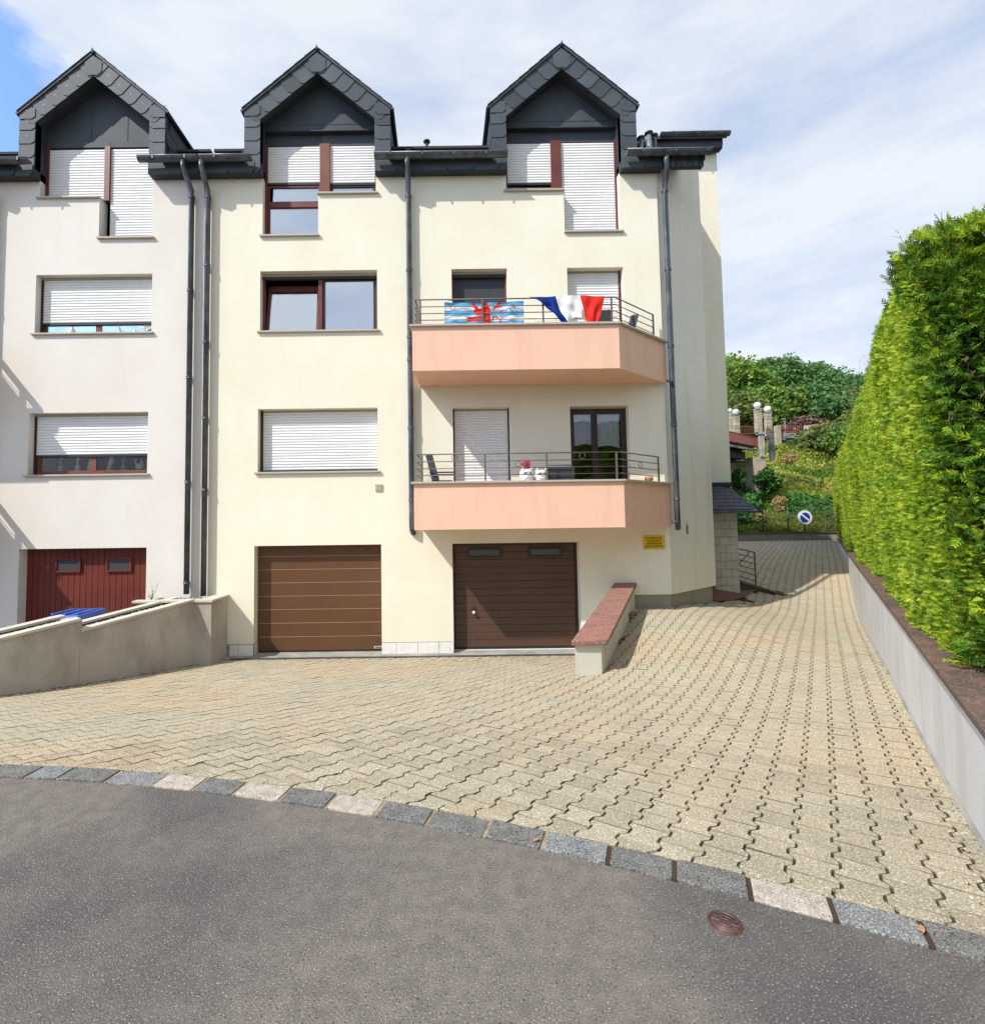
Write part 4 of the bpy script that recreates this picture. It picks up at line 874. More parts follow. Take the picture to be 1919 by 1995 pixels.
# ------------------------------------------------------------------ forecourt: thresholds, drain, walls
ts = empty('drain_channel', (-1, 9.8, 0), 'slotted drain channel in front of the two brown garage doors', 'drain')
mk('channel', MB().box(-3.98, 2.9, 9.70, 9.722, -.05, .012).box(-3.98, 2.9, 9.752, 9.774, -.05, .012).box(-3.98, 2.9, 9.722, 9.752, -.05, -.02), 'iron', ts)
mb = MB()
for k in range(260): x = -3.97+k*.0264; mb.box(x, x+.012, 9.722, 9.752, -.004, .008)
gr = mk('grate', mb, 'iron', ts); gr['kind'] = 'stuff'
mb = MB().box(-4.4, 3.3, 9.774, 9.984, -.1, .004)
for h in (gB, gC): mb.box(h[0]+.001, h[1]-.001, 9.984, 10.23, -.1, .004)
struct('threshold', mb, 'concrete')
# planter wall on the left
PWL = empty('planter_wall', (-5, 9, 0), 'sloping grey brown planter wall with pale coping and gravel, left of the driveway', 'wall')
dW = Vector((-.52, -.85, 0)); nW = Vector((-.853, .522, 0)); P0 = Vector((-4.46, 9.30, 0))
def pw(t, o=0): return P0+dW*t+nW*o
def slab(name, t0, t1, o0, o1, z0a, z0b, z1a, z1b, m_, bev=0):
    q = [(pw(t0, o0), 0), (pw(t1, o0), 1), (pw(t1, o1), 1), (pw(t0, o1), 0)]
    return mk(name, MB().hexa([(p.x, p.y, z0b if k else z0a) for p, k in q], [(p.x, p.y, z1b if k else z1a) for p, k in q]), m_, PWL, bev)
secs = [(0, 1.82, 1.15, .94), (1.823, 5.6, 1.11, .70)]
for t0, t1, za, zb in secs:
    for o0, o1 in ((0, .12), (.50, .62)):
        slab('wall', t0, t1, o0, o1, -.4, -.4, za, zb, 'garden_render')
        nn = 2 if t1 < 2 else 4
        for k in range(nn):
            a, b = t0+(t1-t0)*k/nn, t0+(t1-t0)*(k+1)/nn; f = lambda t: za+(zb-za)*(t-t0)/(t1-t0)
            slab('coping', a+.002, b-.002, o0-.025, o1+.035, f(a), f(b), f(a)+.04, f(b)+.04, 'coping_cream', .004)
    gb = slab('gravel', t0, t1, .12, .50, za-.3, zb-.3, za-.035, zb-.035, 'gravel')
    slab('edge_lining', t0, t1, .485, .498, za-.2, zb-.2, za+.02, zb+.02, 'rail_dark')
    st_ = MB()
    for k in range(int((t1-t0)*230)):
        t = random.uniform(t0, t1); o = random.uniform(.16, .47); p = pw(t, o); z = za+(zb-za)*(t-t0)/(t1-t0)-.03; s = random.uniform(.008, .02)
        st_.add([(p.x-s, p.y-s*.7, z), (p.x+s, p.y-s*.8, z+s*.3), (p.x+s*.8, p.y+s, z), (p.x-s*.7, p.y+s*.8, z), (p.x+random.uniform(-.4, .4)*s, p.y, z+s*1.3)], [(0, 1, 4), (1, 2, 4), (2, 3, 4), (3, 0, 4)], random.choice((0, 0, 1)))
    sg2 = mk('stones', st_, ['rubble', 'ceramic_grey'], PWL); sg2['kind'] = 'stuff'
slab('wall', 1.80, 1.90, -.001, .62, .7, .7, 1.11, 1.10, 'garden_render')
mb = MB().box(-4.46, -4.15, 9.30, 9.42, -.1, 1.13).box(-4.27, -4.15, 9.42, 9.997, -.1, 1.13).box(-5.5, -4.46, 9.345, 9.45, -.1, 1.13).box(-5.5, -5.40, 9.45, 9.997, -.1, 1.13)
mk('wall', mb, 'garden_render', PWL)
mk('gravel', MB().box(-5.40, -4.27, 9.45, 9.995, .8, 1.10), 'gravel', PWL)
for q in ((-5.56, -4.90, 9.27, 9.44, 0), (-4.898, -4.40, 9.27, 9.44, 0), (-4.398, -4.12, 9.27, 9.995, 0)): mk('coping', MB().box(q[0], q[1], q[2], q[3], 1.13, 1.17), 'coping_cream', PWL, bevel=.005)
mb = MB()
for k in range(420):
    x = random.uniform(-5.35, -4.42); y = random.uniform(9.46, 9.97); z = 1.10; s = random.uniform(.012, .028)
    mb.add([(x-s, y-s*.7, z), (x+s, y-s*.8, z), (x+s*.8, y+s, z), (x-s*.7, y+s*.8, z), (x, y, z+s*1.5)], [(0, 1, 4), (1, 2, 4), (2, 3, 4), (3, 0, 4)], random.choice((0, 0, 1)))
q = mk('stones', mb, ['rubble', 'ceramic_grey'], PWL); q['kind'] = 'stuff'
# weed in the planter
wd = empty('weed', (-5.38, 9.55, 1.1), 'small leafy weed growing in the gravel beside the downpipes', 'plant')
stm = MB(); lf = MB()
for k in range(7):
    a = random.uniform(0, 6.28); L = random.uniform(.12, .36); tip = Vector((-5.38+math.cos(a)*L*.35, 9.55+math.sin(a)*L*.25, 1.1+L)); b = Vector((-5.38, 9.55, 1.1)); mid_ = (b+tip)/2+Vector((.02, 0, .03))
    stm.tube([b, mid_, tip], .003, 5)
    for j in range(9):
        t = random.uniform(.15, 1); p = b.lerp(tip, t); an = random.uniform(0, 6.28); s = random.uniform(.018, .035); u = Vector((math.cos(an), math.sin(an), random.uniform(-.2, .6)))*s; v_ = Vector((-u.y, u.x, 0))*.45
        lf.add([p, p+u*.5+v_, p+u, p+u*.5-v_], [(0, 1, 2, 3)])
mk('stem', stm, 'twig', wd); mk('leaves', lf, 'leaf_mid', wd)
# blue bin
bn = empty('wheelie_bin', (-6.25, 8.85, 0), 'blue lidded refuse bin standing behind the planter wall', 'bin'); bx, by = -6.25, 8.85
mk('body', MB().hexa([(bx-.24, by-.28, .02), (bx+.24, by-.28, .02), (bx+.24, by+.28, .02), (bx-.24, by+.28, .02)], [(bx-.29, by-.36, .96), (bx+.29, by-.36, .96), (bx+.29, by+.33, .96), (bx-.29, by+.33, .96)]), 'blue_plastic', bn, bevel=.02)
mk('lid', MB().hexa([(bx-.30, by-.40, .965), (bx+.31, by-.40, .965), (bx+.31, by+.34, .965), (bx-.30, by+.34, .965)], [(bx-.24, by-.32, 1.045), (bx+.26, by-.32, 1.055), (bx+.30, by+.32, 1.075), (bx-.28, by+.32, 1.065)]), 'blue_plastic', bn, bevel=.02)
mk('handle', MB().tube([(bx-.2, by-.42, 1.0), (bx-.2, by-.45, 1.03), (bx+.2, by-.45, 1.03), (bx+.2, by-.42, 1.0)], .014, 8), 'blue_plastic', bn)
for sx_ in (-.27, .27): mk('wheel', MB().tube([(bx+sx_-.02, by+.3, .1), (bx+sx_+.02, by+.3, .1)], .1, 16), 'black_plastic', bn)

# little wall with red granite coping beside the garage
GW = empty('garden_wall', (2.5, 8.5, .4), 'low white wall with red granite coping sloping up beside the right garage door', 'wall')
A, B, C_, Dd = (1.775, 7.05), (2.145, 7.08), (3.70, 9.997), (3.34, 9.997)
mk('wall', MB().hexa([(*A, 0), (*B, 0), (*C_, 0), (*Dd, 0)], [(*A, .815), (*B, .825), (*C_, 1.215), (*Dd, 1.205)]), 'light_render', GW, bevel=.008)
def gl(t, e): 
    a = Vector((1.715, 6.985)).lerp(Vector((3.31, 9.985)), t); b = Vector((2.215, 7.015)).lerp(Vector((3.745, 9.985)), t); return a.lerp(b, e)
cz = lambda t: .82+(1.222-.82)*t
for t0, t1 in ((0, .34), (.342, .63), (.632, .88), (.882, 1)):
    q = [gl(t0, 0), gl(t0, 1), gl(t1, 1), gl(t1, 0)]; zz = [cz(t0), cz(t0), cz(t1), cz(t1)]; dz = .004 if t1 == 1 else 0
    mk('coping', MB().hexa([(p.x, p.y, z) for p, z in zip(q, zz)], [(p.x, p.y, z+.07+dz) for p, z in zip(q, zz)]), 'red_granite', GW, bevel=.016)

# retaining wall with stone coping
RW = empty('retaining_wall', (7, 8, .5), 'long pale grey retaining wall with brown stone coping along the right of the driveway', 'wall')
uW = Vector((.736, 1, 0)).normalized(); oW = Vector((1, -.736, 0)).normalized(); R0 = Vector((.723, 0, 0))
def rp(s, o): return R0+uW*s+oW*o
mb = MB(); q = [rp(.9, .0), rp(30.0, .0), rp(30.0, .25), rp(.9, .25)]; mb.hexa([(p.x, p.y, -.4) for p in (q[0], q[3], q[2], q[1])], [(p.x, p.y, 1.475) for p in (q[0], q[3], q[2], q[1])])
mk('wall', mb, 'wall_render', RW)
s = .9
while s < 30:
    e = min(s+1.1, 30); q = [rp(s+.002, -.025), rp(s+.002, .33), rp(e-.002, .33), rp(e-.002, -.025)]; jz = random.uniform(-.002, .002)
    mk('coping', MB().hexa([(p.x, p.y, 1.475) for p in q], [(p.x, p.y, 1.52+jz) for p in q]), 'brown_granite', RW, bevel=.008); s = e
# mortar fillet at the foot and drips under the coping
mb = MB(); ss_ = np.linspace(1.2, 29.5, 60)
for a, b in zip(ss_[:-1], ss_[1:]):
    pa, pb = rp(a, -.001), rp(b, -.001); pc, pd = rp(b, -.018), rp(a, -.018); za, zb = float(gz(pd.x, pd.y)), float(gz(pc.x, pc.y))
    mb.add([(pa.x, pa.y, za+.022), (pb.x, pb.y, zb+.022), (pc.x, pc.y, zb+.001), (pd.x, pd.y, za+.001)], [(0, 1, 2, 3)])
mk('fillet', mb, 'concrete', RW)
# soil strip under the hedge
q = [rp(-3, .25), rp(-3, 30), rp(34, 30), rp(34, .25)]; struct('hedge_bed', MB().add([(p.x, p.y, 1.45) for p in q], [(0, 1, 2, 3)]), 'soil')
# back wall of the yard
BW = empty('yard_wall', (13, 24.3, 1.4), 'low wall with dark coping closing the far end of the paved yard', 'wall')
mk('wall', MB().box(7.6, 18.72, 24.2, 24.4, .8, 1.77), 'plinth', BW)
for k in range(10): mk('coping', MB().box(7.6+k*1.115+.002, 7.6+(k+1)*1.115-.002, 24.15, 24.45, 1.77, 1.825), 'brown_granite', BW)
# ramp wall beside the porch, red path
RMP = empty('ramp_wall', (8, 13.5, .5), 'low wedge shaped wall with brown coping beside the porch path', 'wall')
a, b, c, d_ = (7.14, 12.66), (8.62, 13.06), (8.58, 13.2), (7.30, 12.98)
mk('wall', MB().hexa([(*a, 0), (*b, 0), (*c, 0), (*d_, 0)], [(a[0], a[1], .99), (b[0], b[1], .53), (c[0], c[1], .54), (d_[0], d_[1], 1.0)]), 'bridge_dark', RMP)
mk('coping', MB().hexa([(a[0]-.02, a[1]-.05, .99), (b[0]+.02, b[1]-.05, .535), (c[0], c[1]+.05, .545), (d_[0]-.05, d_[1]+.05, 1.005)], [(a[0]-.02, a[1]-.05, 1.035), (b[0]+.02, b[1]-.05, .575), (c[0], c[1]+.05, .585), (d_[0]-.05, d_[1]+.05, 1.05)]), 'brown_granite', RMP)
xs2 = np.linspace(6.0, 8.05, 20); mb = MB()
for xa, xb in zip(xs2[:-1], xs2[1:]):
    f0 = lambda x: 11.3+(x-5.85)*.80; f1 = lambda x: max(min(12.6+max(0, x-7.1)*.276, 13.06), f0(x)+.02)
    mb.add([(xa, f0(xa), float(gz(xa, f0(xa)))+.02), (xb, f0(xb), float(gz(xb, f0(xb)))+.02), (xb, f1(xb), float(gz(xb, f1(xb)))+.045), (xa, f1(xa), float(gz(xa, f1(xa)))+.045)], [(0, 1, 2, 3)])
struct('path', mb, 'path_red')
# handrail
HR = empty('handrail', (7.6, 13.3, 1), 'brown metal handrail gate of horizontal bars standing on the wedge wall', 'railing')
ha, hb = Vector((7.20, 12.80, 1.0)), Vector((7.86, 13.0, .80)); htop = 1.0
za, zb = 1.80, 1.72
mk('post', MB().tube([ha, (ha.x, ha.y, 1.79)], .016, 8), 'iron', HR); mk('post', MB().tube([hb, (hb.x, hb.y, 1.64)], .018, 8), 'iron', HR)
for k in range(6):
    f = k/5; a = (ha.x, ha.y, 1.79-(1.79-1.12)*f); b = (hb.x, hb.y, 1.64-(1.64-.92)*f); mk('bar', MB().tube([a, b], .012 if k else .016, 6), 'iron', HR)
mk('brace', MB().tube([(hb.x-.18, hb.y-.08, 1.66), (ha.x-.1, ha.y-.05, 1.12)], .013, 6), 'iron', HR)

# porch of the building (roof, block wall, door)
PO = mk('porch', MB().box(6.56, 7.16, 12.52, 12.80, .1, 2.62).box(6.95, 7.16, 12.80, 13.29, .1, 2.62), 'mortar_grey', HB)
z = .5; k = 0
while z < 2.6:
    e = [6.56, 6.72, 6.98, 7.17] if k % 2 else [6.56, 6.86, 7.17]
    for a, b in zip(e[:-1], e[1:]): mk('block', MB().box(a+.004, b-.004, 12.49, 12.52, z+.004, min(z+.195, 2.62)-.004), 'block_white', PO, bevel=.003)
    z += .195; k += 1
mk('door', MB().box(6.05, 6.52, 12.70, 12.76, .5, 2.30), 'anthracite', PO); mk('door_lintel', MB().box(6.0, 6.55, 12.6, 12.8, 2.3, 2.62), 'mortar_grey', PO)
rfm = MB().add([(5.99, 12.16, 2.66), (7.46, 12.16, 2.66), (7.46, 13.3, 3.30), (5.99, 13.3, 3.30), (5.99, 12.16, 2.70), (7.46, 12.16, 2.70), (7.46, 13.3, 3.34), (5.99, 13.3, 3.34)], [(0, 1, 2, 3), (4, 5, 6, 7), (0, 1, 5, 4), (1, 2, 6, 5), (2, 3, 7, 6), (3, 0, 4, 7)])
prf = mk('porch_roof', rfm, 'slate_dark', PO)
for r in range(7):
    for c in range(9):
        y0 = 12.15+r*.165; x0 = 5.99+c*.165+(r % 2)*.08; 
        if x0+.16 > 7.47: continue
        zf = lambda y: 2.703+(y-12.16)*.561
        q = [(x0, y0, zf(y0)+.014), (x0+.158, y0, zf(y0)+.014+random.uniform(0, .006)), (x0+.158, y0+.2, zf(y0+.2)+.002), (x0, y0+.2, zf(y0+.2)+.002)]
        if y0 > 13.2: continue
        mk('porch_slate', MB().prism(q, (0, 0, .007)), 'roof_slate', PO)
mk('porch_gutter', MB().tube([(5.99, 12.11, 2.66), (7.55, 12.11, 2.66)], .035, 10), 'zinc', PO)
mk('flashing', MB().box(5.99, 7.5, 13.25, 13.298, 3.33, 3.44), 'slate_dark', PO)

# ------------------------------------------------------------------ balcony contents and flags
def flag_mesh(nu, nv, pos, colour):
    V = []; F = []; mi = []
    for j in range(nv+1):
        for i in range(nu+1): V.append(pos(i/nu, j/nv))
    for j in range(nv):
        for i in range(nu):
            c = colour((i+.5)/nu, (j+.5)/nv)
            if c is None: continue
            a = j*(nu+1)+i; F.append((a, a+1, a+nu+2, a+nu+1)); mi.append(c)
    return np.array(V), np.array(F), np.array(mi)
def seg(p, a, b):
    ax, ay = a; bx_, by_ = b; px, py = p; dx, dy = bx_-ax, by_-ay; t = max(0, min(1, ((px-ax)*dx+(py-ay)*dy)/(dx*dx+dy*dy+1e-9))); return math.hypot(px-ax-t*dx, py-ay-t*dy)
zr = 5.98+.035
X0, X1, ZT, ZB = .10, 1.53, zr+.475, zr+.025
def lionpos(u, v):
    sag = .03*math.sin(u*math.pi)*0+.02*(1-abs(2*u-1))
    return (X0+(X1-X0)*u, 9.060+.010*math.sin(u*19+v*2)+.008*math.sin(u*43)*v, ZT-.02+(ZB-ZT)*v-.02*math.sin(u*math.pi)*(1-v))
lion_thick = [((.52, .0), (.53, .42), .045), ((.53, .35), (.55, .85), .05), ((.37, .10), (.46, .42), .030), ((.42, .38), (.53, .36), .075), ((.32, .70), (.50, .68), .055), ((.32, .66), (.30, .75), .028), ((.48, .97), (.60, .97), .06), ((.36, .03), (.40, .2), .022),
              ((.66, .18), (.70, .02), .030), ((.63, .22), (.72, .16), .022)]
lion_thin = [((.64, .20), (.61, .34), .010), ((.61, .34), (.61, .44), .009), ((.61, .62), (.64, .56), .010), ((.64, .56), (.69, .72), .012), ((.61, .62), (.61, .74), .010), ((.69, .72), (.74, .64), .010), ((.68, .45), (.72, .38), .016), ((.72, .38), (.75, .45), .009), ((.69, .80), (.68, .98), .012), ((.70, .75), (.72, .86), .009)]
def lioncol(u, v):
    p = (u, v); asp = .38
    for a, b, r in lion_thick+lion_thin:
        if seg((u, v*asp), (a[0], a[1]*asp), (b[0], b[1]*asp)) < r*.72: return 2
    k = v+.015*math.sin(u*5)
    return 1 if (k < .16 or .35 < k < .56 or .77 < k < .955) else 0
V, F, mi = flag_mesh(150, 54, lionpos, lioncol)
fl = raw_mesh('flag', V, F, ['flag_white', 'flag_lblue', 'flag_red'], mi, smooth=True); tag(fl, 'flag with light blue and white stripes and a red lion on the upper balcony railing', 'flag')
ZT2 = zr+.50
def frpos(u, v):
    # top edge tied to the rail, foot pulled to the left and gathered in uneven folds
    xt = 1.60+1.36*u-.03*math.sin(u*9)*v
    if u < .34: xb = 2.02+.36*(u/.34)
    elif u < .68: xb = 2.38+.30*((u-.34)/.34)
    else: xb = 2.68+.16*((u-.68)/.32)
    w_ = v**1.35; x = xt+(xb-xt)*w_*(.80 if u < .34 else .62+.38*max(0, (u-.6)/.4))
    drop = .47 if u > .24 else .47*(.10+.90*(u/.24)**.8)
    if .36 < u < .68: drop -= .07*math.sin((u-.36)/.32*math.pi)
    z = ZT2-drop*v-.012*math.sin(u*8)
    fold = .022*math.sin(u*31+v*6)+.016*math.sin(u*13-v*9+1)+.012*math.sin(u*55+v*3)*v
    return (x, 8.975+fold*(.25+.9*v), z)
V, F, mi = flag_mesh(120, 30, frpos, lambda u, v: 0 if u < .36 else 1 if u < .68 else 2)
fl = raw_mesh('flag', V, F, ['flag_blue', 'flag_white', 'flag_red'], mi, smooth=True); tag(fl, 'crumpled blue, white and red flag hanging over the upper balcony railing', 'flag')
mb = MB(); 
# white chair and black chair on the upper balcony
def chair(x, y, z0, frame, seatm, label, dark=False, face=1, back_tilt=.12, w_=.5, bh=.55, group=None):
    c = empty('balcony_chair', (x, y, z0), label, 'chair', group); f = face
    mk('seat', MB().box(x-w_/2, x+w_/2, y-.22, y+.22, z0+.42, z0+.45), seatm, c, bevel=.006)
    mb = MB(); bx0, bx1 = (x-w_/2, x+w_/2)
    if f in (2, -2):   # backrest at one x side, seen from the side
        s = 1 if f > 0 else -1; X0_ = x-s*w_/2
        mb.hexa([(X0_, y-.22, z0+.45), (X0_+.13, y-.26, z0+.45), (X0_+.13, y-.23, z0+.45), (X0_, y-.19, z0+.45)], [(X0_-s*.12, y-.22, z0+.45+bh), (X0_-s*.12+.13, y-.26, z0+.45+bh), (X0_-s*.12+.13, y-.23, z0+.45+bh), (X0_-s*.12, y-.19, z0+.45+bh)])
        mk('backrest', mb, seatm, c)
        for yy in (-.23, .23): mk('armrest', MB().box(x-w_/2-.05, x+w_/2+.05, y+yy-.02, y+yy+.02, z0+.58, z0+.605), frame, c); 
    else:
        mb.box(bx0+.03, bx1-.03, y-.22, y-.195, z0+.47, z0+.45+bh-.03); mk('backrest', mb, seatm, c, bevel=.006)
        mb = MB().tube([(bx0+.02, y-.21, z0+.40), (bx0+.02, y-.21, z0+.45+bh-.04), (bx0+.08, y-.21, z0+.45+bh), (bx1-.08, y-.21, z0+.45+bh), (bx1-.02, y-.21, z0+.45+bh-.04), (bx1-.02, y-.21, z0+.40)], .014, 8); mk('back_frame', mb, frame, c)
        for s in (-1, 1): mk('armrest', MB().box(x+s*w_/2-.03+s*.04, x+s*w_/2+.03+s*.04, y-.2, y+.22, z0+.64, z0+.67), frame, c, bevel=.006)
    for sx_ in (-1, 1):
        for sy in (-1, 1): mk('leg', MB().tube([(x+sx_*(w_/2-.02), y+sy*.2, z0+.43), (x+sx_*(w_/2+.03), y+sy*.23, z0)], .013, 6), frame, c)
    return c
FL = 2.535
chair(.02, 9.50, FL+.28, 'anthracite', 'anthracite', 'dark folding chair at the left end of the lower balcony', face=2, w_=.36, bh=.46)
chair(2.12, 9.42, FL+.05, 'mesh_grey', 'anthracite', 'dark chair seen from behind in the middle of the lower balcony', w_=.56, bh=.47)
chair(2.95, 9.50, 5.35+.05, 'white_metal', 'anthracite', 'white framed chair with dark seat at the right of the upper balcony', w_=.5, bh=.56)
chair(3.30, 9.62, 5.35+.10, 'black_plastic', 'anthracite', 'black folding chair at the corner of the upper balcony', face=-2, w_=.34, bh=.42)
chair(1.98, 9.55, 5.35+.02, 'white_metal', 'white_metal', 'white chair behind the hanging flags on the upper balcony', w_=.5, bh=.44)
def owl(x, y, z0, label, s=1):
    o = empty('plant_pot', (x, y, z0), label, 'plant pot')
    mk('pot', MB().lathe([(.001, 0), (.075*s, 0), (.105*s, .05*s), (.115*s, .12*s), (.10*s, .19*s), (.085*s, .225*s), (.075*s, .225*s), (.075*s, .19*s), (.001, .19*s)], (x, y, z0), 20), 'ceramic', o)
    for e in (-1, 1):
        mk('eye', MB().lathe([(.0, .012), (.030*s, .010), (.036*s, 0)], (0, 0, 0), 14), 'mesh_grey', o) if False else None
        mk('eye', MB().ball((x+e*.038*s, y-.098*s, z0+.165*s), .027*s, 12, 0, 1), 'ceramic_grey', o); mk('pupil', MB().ball((x+e*.038*s, y-.118*s, z0+.165*s), .012*s, 8), 'black_plastic', o)
        mk('ear', MB().hexa([(x+e*.05*s-.02*s, y-.07*s, z0+.21*s), (x+e*.05*s+.02*s, y-.07*s, z0+.21*s), (x+e*.05*s+.02*s, y-.03*s, z0+.21*s), (x+e*.05*s-.02*s, y-.03*s, z0+.21*s)], [(x+e*.072*s-.003, y-.055*s, z0+.265*s), (x+e*.072*s+.003, y-.055*s, z0+.265*s), (x+e*.072*s+.003, y-.05*s, z0+.265*s), (x+e*.072*s-.003, y-.05*s, z0+.265*s)]), 'ceramic', o)
    mk('beak', MB().ball((x, y-.118*s, z0+.145*s), .010*s, 8), 'terracotta', o)
    return o
shelf = tag(mk('planter_shelf', MB().box(1.42, 2.0, 9.10, 9.32, 3.10, 3.16).box(1.44, 1.48, 9.12, 9.30, FL, 3.05).box(1.94, 1.98, 9.12, 9.30, FL, 3.05), 'frame_dark'), 'low bench carrying the two owl pots behind the lower railing', 'bench')
o1 = owl(1.535, 9.20, 3.16, 'white owl pot with red flowers on the lower balcony', 1.2); owl(1.79, 9.20, 3.16, 'smaller white owl pot without flowers on the lower balcony', 1.12)
mb = MB(); 
for k in range(60):
    a = random.uniform(0, 6.28); rr = random.uniform(0, .09); p = Vector((1.545+math.cos(a)*rr, 9.19+math.sin(a)*rr*.8, 3.46+random.uniform(0, .11))); u = Vector((random.gauss(0, 1), random.gauss(0, 1), random.gauss(0, 1))).normalized()*.018; v_ = u.cross(Vector((.3, .5, .8))).normalized()*.016
    mb.add([p-u-v_, p+u-v_, p+u+v_, p-u+v_], [(0, 1, 2, 3)])
mk('flowers', mb, 'flower', o1)
mb = MB()
for k in range(14): a = random.uniform(0, 6.28); mb.tube([(1.535, 9.2, 3.38), (1.54+math.cos(a)*.06, 9.2+math.sin(a)*.05, 3.5)], .003, 4)
mk('stem', mb, 'leaf_mid', o1)
thing('stone_pot', MB().lathe([(.001, 0), (.05, 0), (.075, .03), (.075, .06), (.05, .085), (.001, .085)], (3.86, 9.52, 3.215), 14), 'terracotta', 'small brown pot on the coping at the right end of the lower balcony', 'pot')

# figurines on the two window sills of the left house
def figurine(x, z0, kind, label, m_='ceramic', s=1.0, y=10.245):
    mb = MB()
    if kind == 'dancer':
        mb.lathe([(.04*s, 0), (.04*s, .01), (.008*s, .015)], (x, y, z0), 12).tube([(x-.03*s, y, z0+.01), (x+.01*s, y, z0+.13*s), (x+.02*s, y, z0+.20*s), (x, y, z0+.27*s)], [.024*s, .032*s, .026*s, .018*s], 8).ball((x+.005*s, y, z0+.30*s), .02*s, 10).tube([(x+.015*s, y, z0+.24*s), (x+.05*s, y, z0+.20*s), (x+.04*s, y, z0+.29*s)], .014*s, 6)
    elif kind == 'swan':
        mb.ball((x, y, z0+.07*s), .085*s, 14, 0, .8).tube([(x-.05*s, y, z0+.1*s), (x-.1*s, y, z0+.16*s), (x-.07*s, y, z0+.22*s), (x-.12*s, y, z0+.21*s)], [.025*s, .018*s, .018*s, .008*s], 8).tube([(x+.03*s, y, z0+.1*s), (x+.02*s, y, z0+.22*s)], [.05*s, .008*s], 8)
    elif kind == 'stem':
        mb.lathe([(.04*s, 0), (.04*s, .012), (.02*s, .03), (.034*s, .06*s), (.012*s, .09*s), (.012*s, .16*s)], (x, y, z0), 10).ball((x+.012*s, y, z0+.18*s), .03*s, 10).tube([(x, y, z0+.12*s), (x-.04*s, y, z0+.15*s)], .005*s, 5)
    elif kind == 'cone':
        mb.lathe([(.07*s, 0), (.075*s, .05*s), (.05*s, .12*s), (.002, .2*s)], (x, y, z0), 12)
    elif kind == 'deer':
        mb.tube([(x-.02*s, y, z0), (x-.02*s, y, z0+.08*s), (x+.04*s, y, z0+.09*s), (x+.05*s, y, z0)], .009*s, 6).tube([(x-.02*s, y, z0+.09*s), (x-.05*s, y, z0+.17*s), (x-.08*s, y, z0+.165*s)], .013*s, 7).tube([(x-.05*s, y, z0+.17*s), (x-.03*s, y, z0+.22*s)], .004*s, 5)
    elif kind == 'tree':
        mb.tube([(x, y, z0), (x, y, z0+.12*s)], .012*s, 6)
        for a in np.linspace(-1.3, 1.3, 9): mb.tube([(x, y, z0+.07*s), (x+.09*s*math.sin(a), y, z0+.12*s+.03*math.cos(a)), (x+.16*s*math.sin(a), y, z0+.15*s+.06*s*math.cos(a))], [.009*s, .008*s, .012*s], 6)
    return thing('figurine', mb, m_, label, 'ornament', 'ornaments on the window sills of the left house', (0, 0, 0))
z_ = wA1[2]+.03
for x, k, l, m_ in ((-7.62, 'stem', 'grey twig ornament, first from the left behind the lower left window', 'ceramic_grey'), (-7.28, 'stem', 'white candlestick ornament in the left pane of the lower window', 'ceramic'), (-7.02, 'dancer', 'white leaning figure beside the mullion of the lower window', 'ceramic'),
                    (-6.62, 'dancer', 'tall pale figure just right of the mullion of the lower window', 'ceramic'), (-6.36, 'stem', 'thin grey flower ornament in the right pane of the lower window', 'ceramic_grey'), (-6.06, 'swan', 'plump white bird ornament at the right of the lower window', 'ceramic')):
    figurine(x, z_+.06, k, l, m_, 1.45 if k != 'swan' else 1.1, y=10.245 if k != 'swan' else 10.31)
mk_y = 10.185
for x, k, l in ((-7.42, 'cone', 'white cone ornament in the left pane of the upper window'), (-6.42, 'deer', 'white deer ornament in the right pane of the upper window'), (-6.14, 'cone', 'small white spire ornament beside the deer in the upper window'), (-5.90, 'tree', 'white tree ornament at the right edge of the upper window')):
    figurine(x, wA2[2]+.02, k, l, 'ceramic', .95 if k != 'cone' or x < -7 else .6, y=10.172)

# ------------------------------------------------------------------ foliage helpers
def leaf_quads(P, size, flat=.0, asp=.6, up=None):
    n = len(P); a = rng.normal(size=(n, 3)); a /= np.linalg.norm(a, axis=1)[:, None]
    b = rng.normal(size=(n, 3)); 
    if flat: a[:, 2] *= (1-flat); b[:, 2] *= (1-flat); a /= np.linalg.norm(a, axis=1)[:, None]
    b -= (a*b).sum(1)[:, None]*a; b /= np.linalg.norm(b, axis=1)[:, None]
    s = size*rng.uniform(.6, 1.4, n)[:, None] if np.isscalar(size) else size[:, None]
    a *= s; b *= s*asp; nn = np.cross(a, b); nn /= np.linalg.norm(nn, axis=1)[:, None]
    V = np.stack([P-a, P-b*.9+nn*s*.15, P+a, P+b*.9+nn*s*.15], 1).reshape(-1, 3); F = np.arange(4*n).reshape(n, 4); return V, F
def spray_template():
    """flat thuja spray: a rib with pointed side shoots, in the xy plane, length 1"""
    v = []; f = []
    def blade(p, d, L, w_):
        d = np.array(d)/np.hypot(*d); nrm = np.array([-d[1], d[0]])*w_; p = np.array(p); o = len(v)
        q = [p, p+d*L*.45+nrm, p+d*L, p+d*L*.45-nrm]; v.extend([(a[0], a[1], 0) for a in q]); f.append((o, o+1, o+2, o+3))
    blade((0, 0), (1, 0), 1.0, .045)
    for x, L in ((.12, .42), (.34, .42), (.56, .34), (.76, .22)):
        blade((x, 0), (.82, .58), L, .05); blade((x+.07, 0), (.82, -.58), L*.95, .05)
    return np.array(v), np.array(f)
SPV, SPF = spray_template()
SP5 = (SPV[:28], SPF[:7])
SP3 = (SPV[[0,1,2,3,4,5,6,7,8,9,10,11,20,21,22,23,24,25,26,27]], SPF[:5])
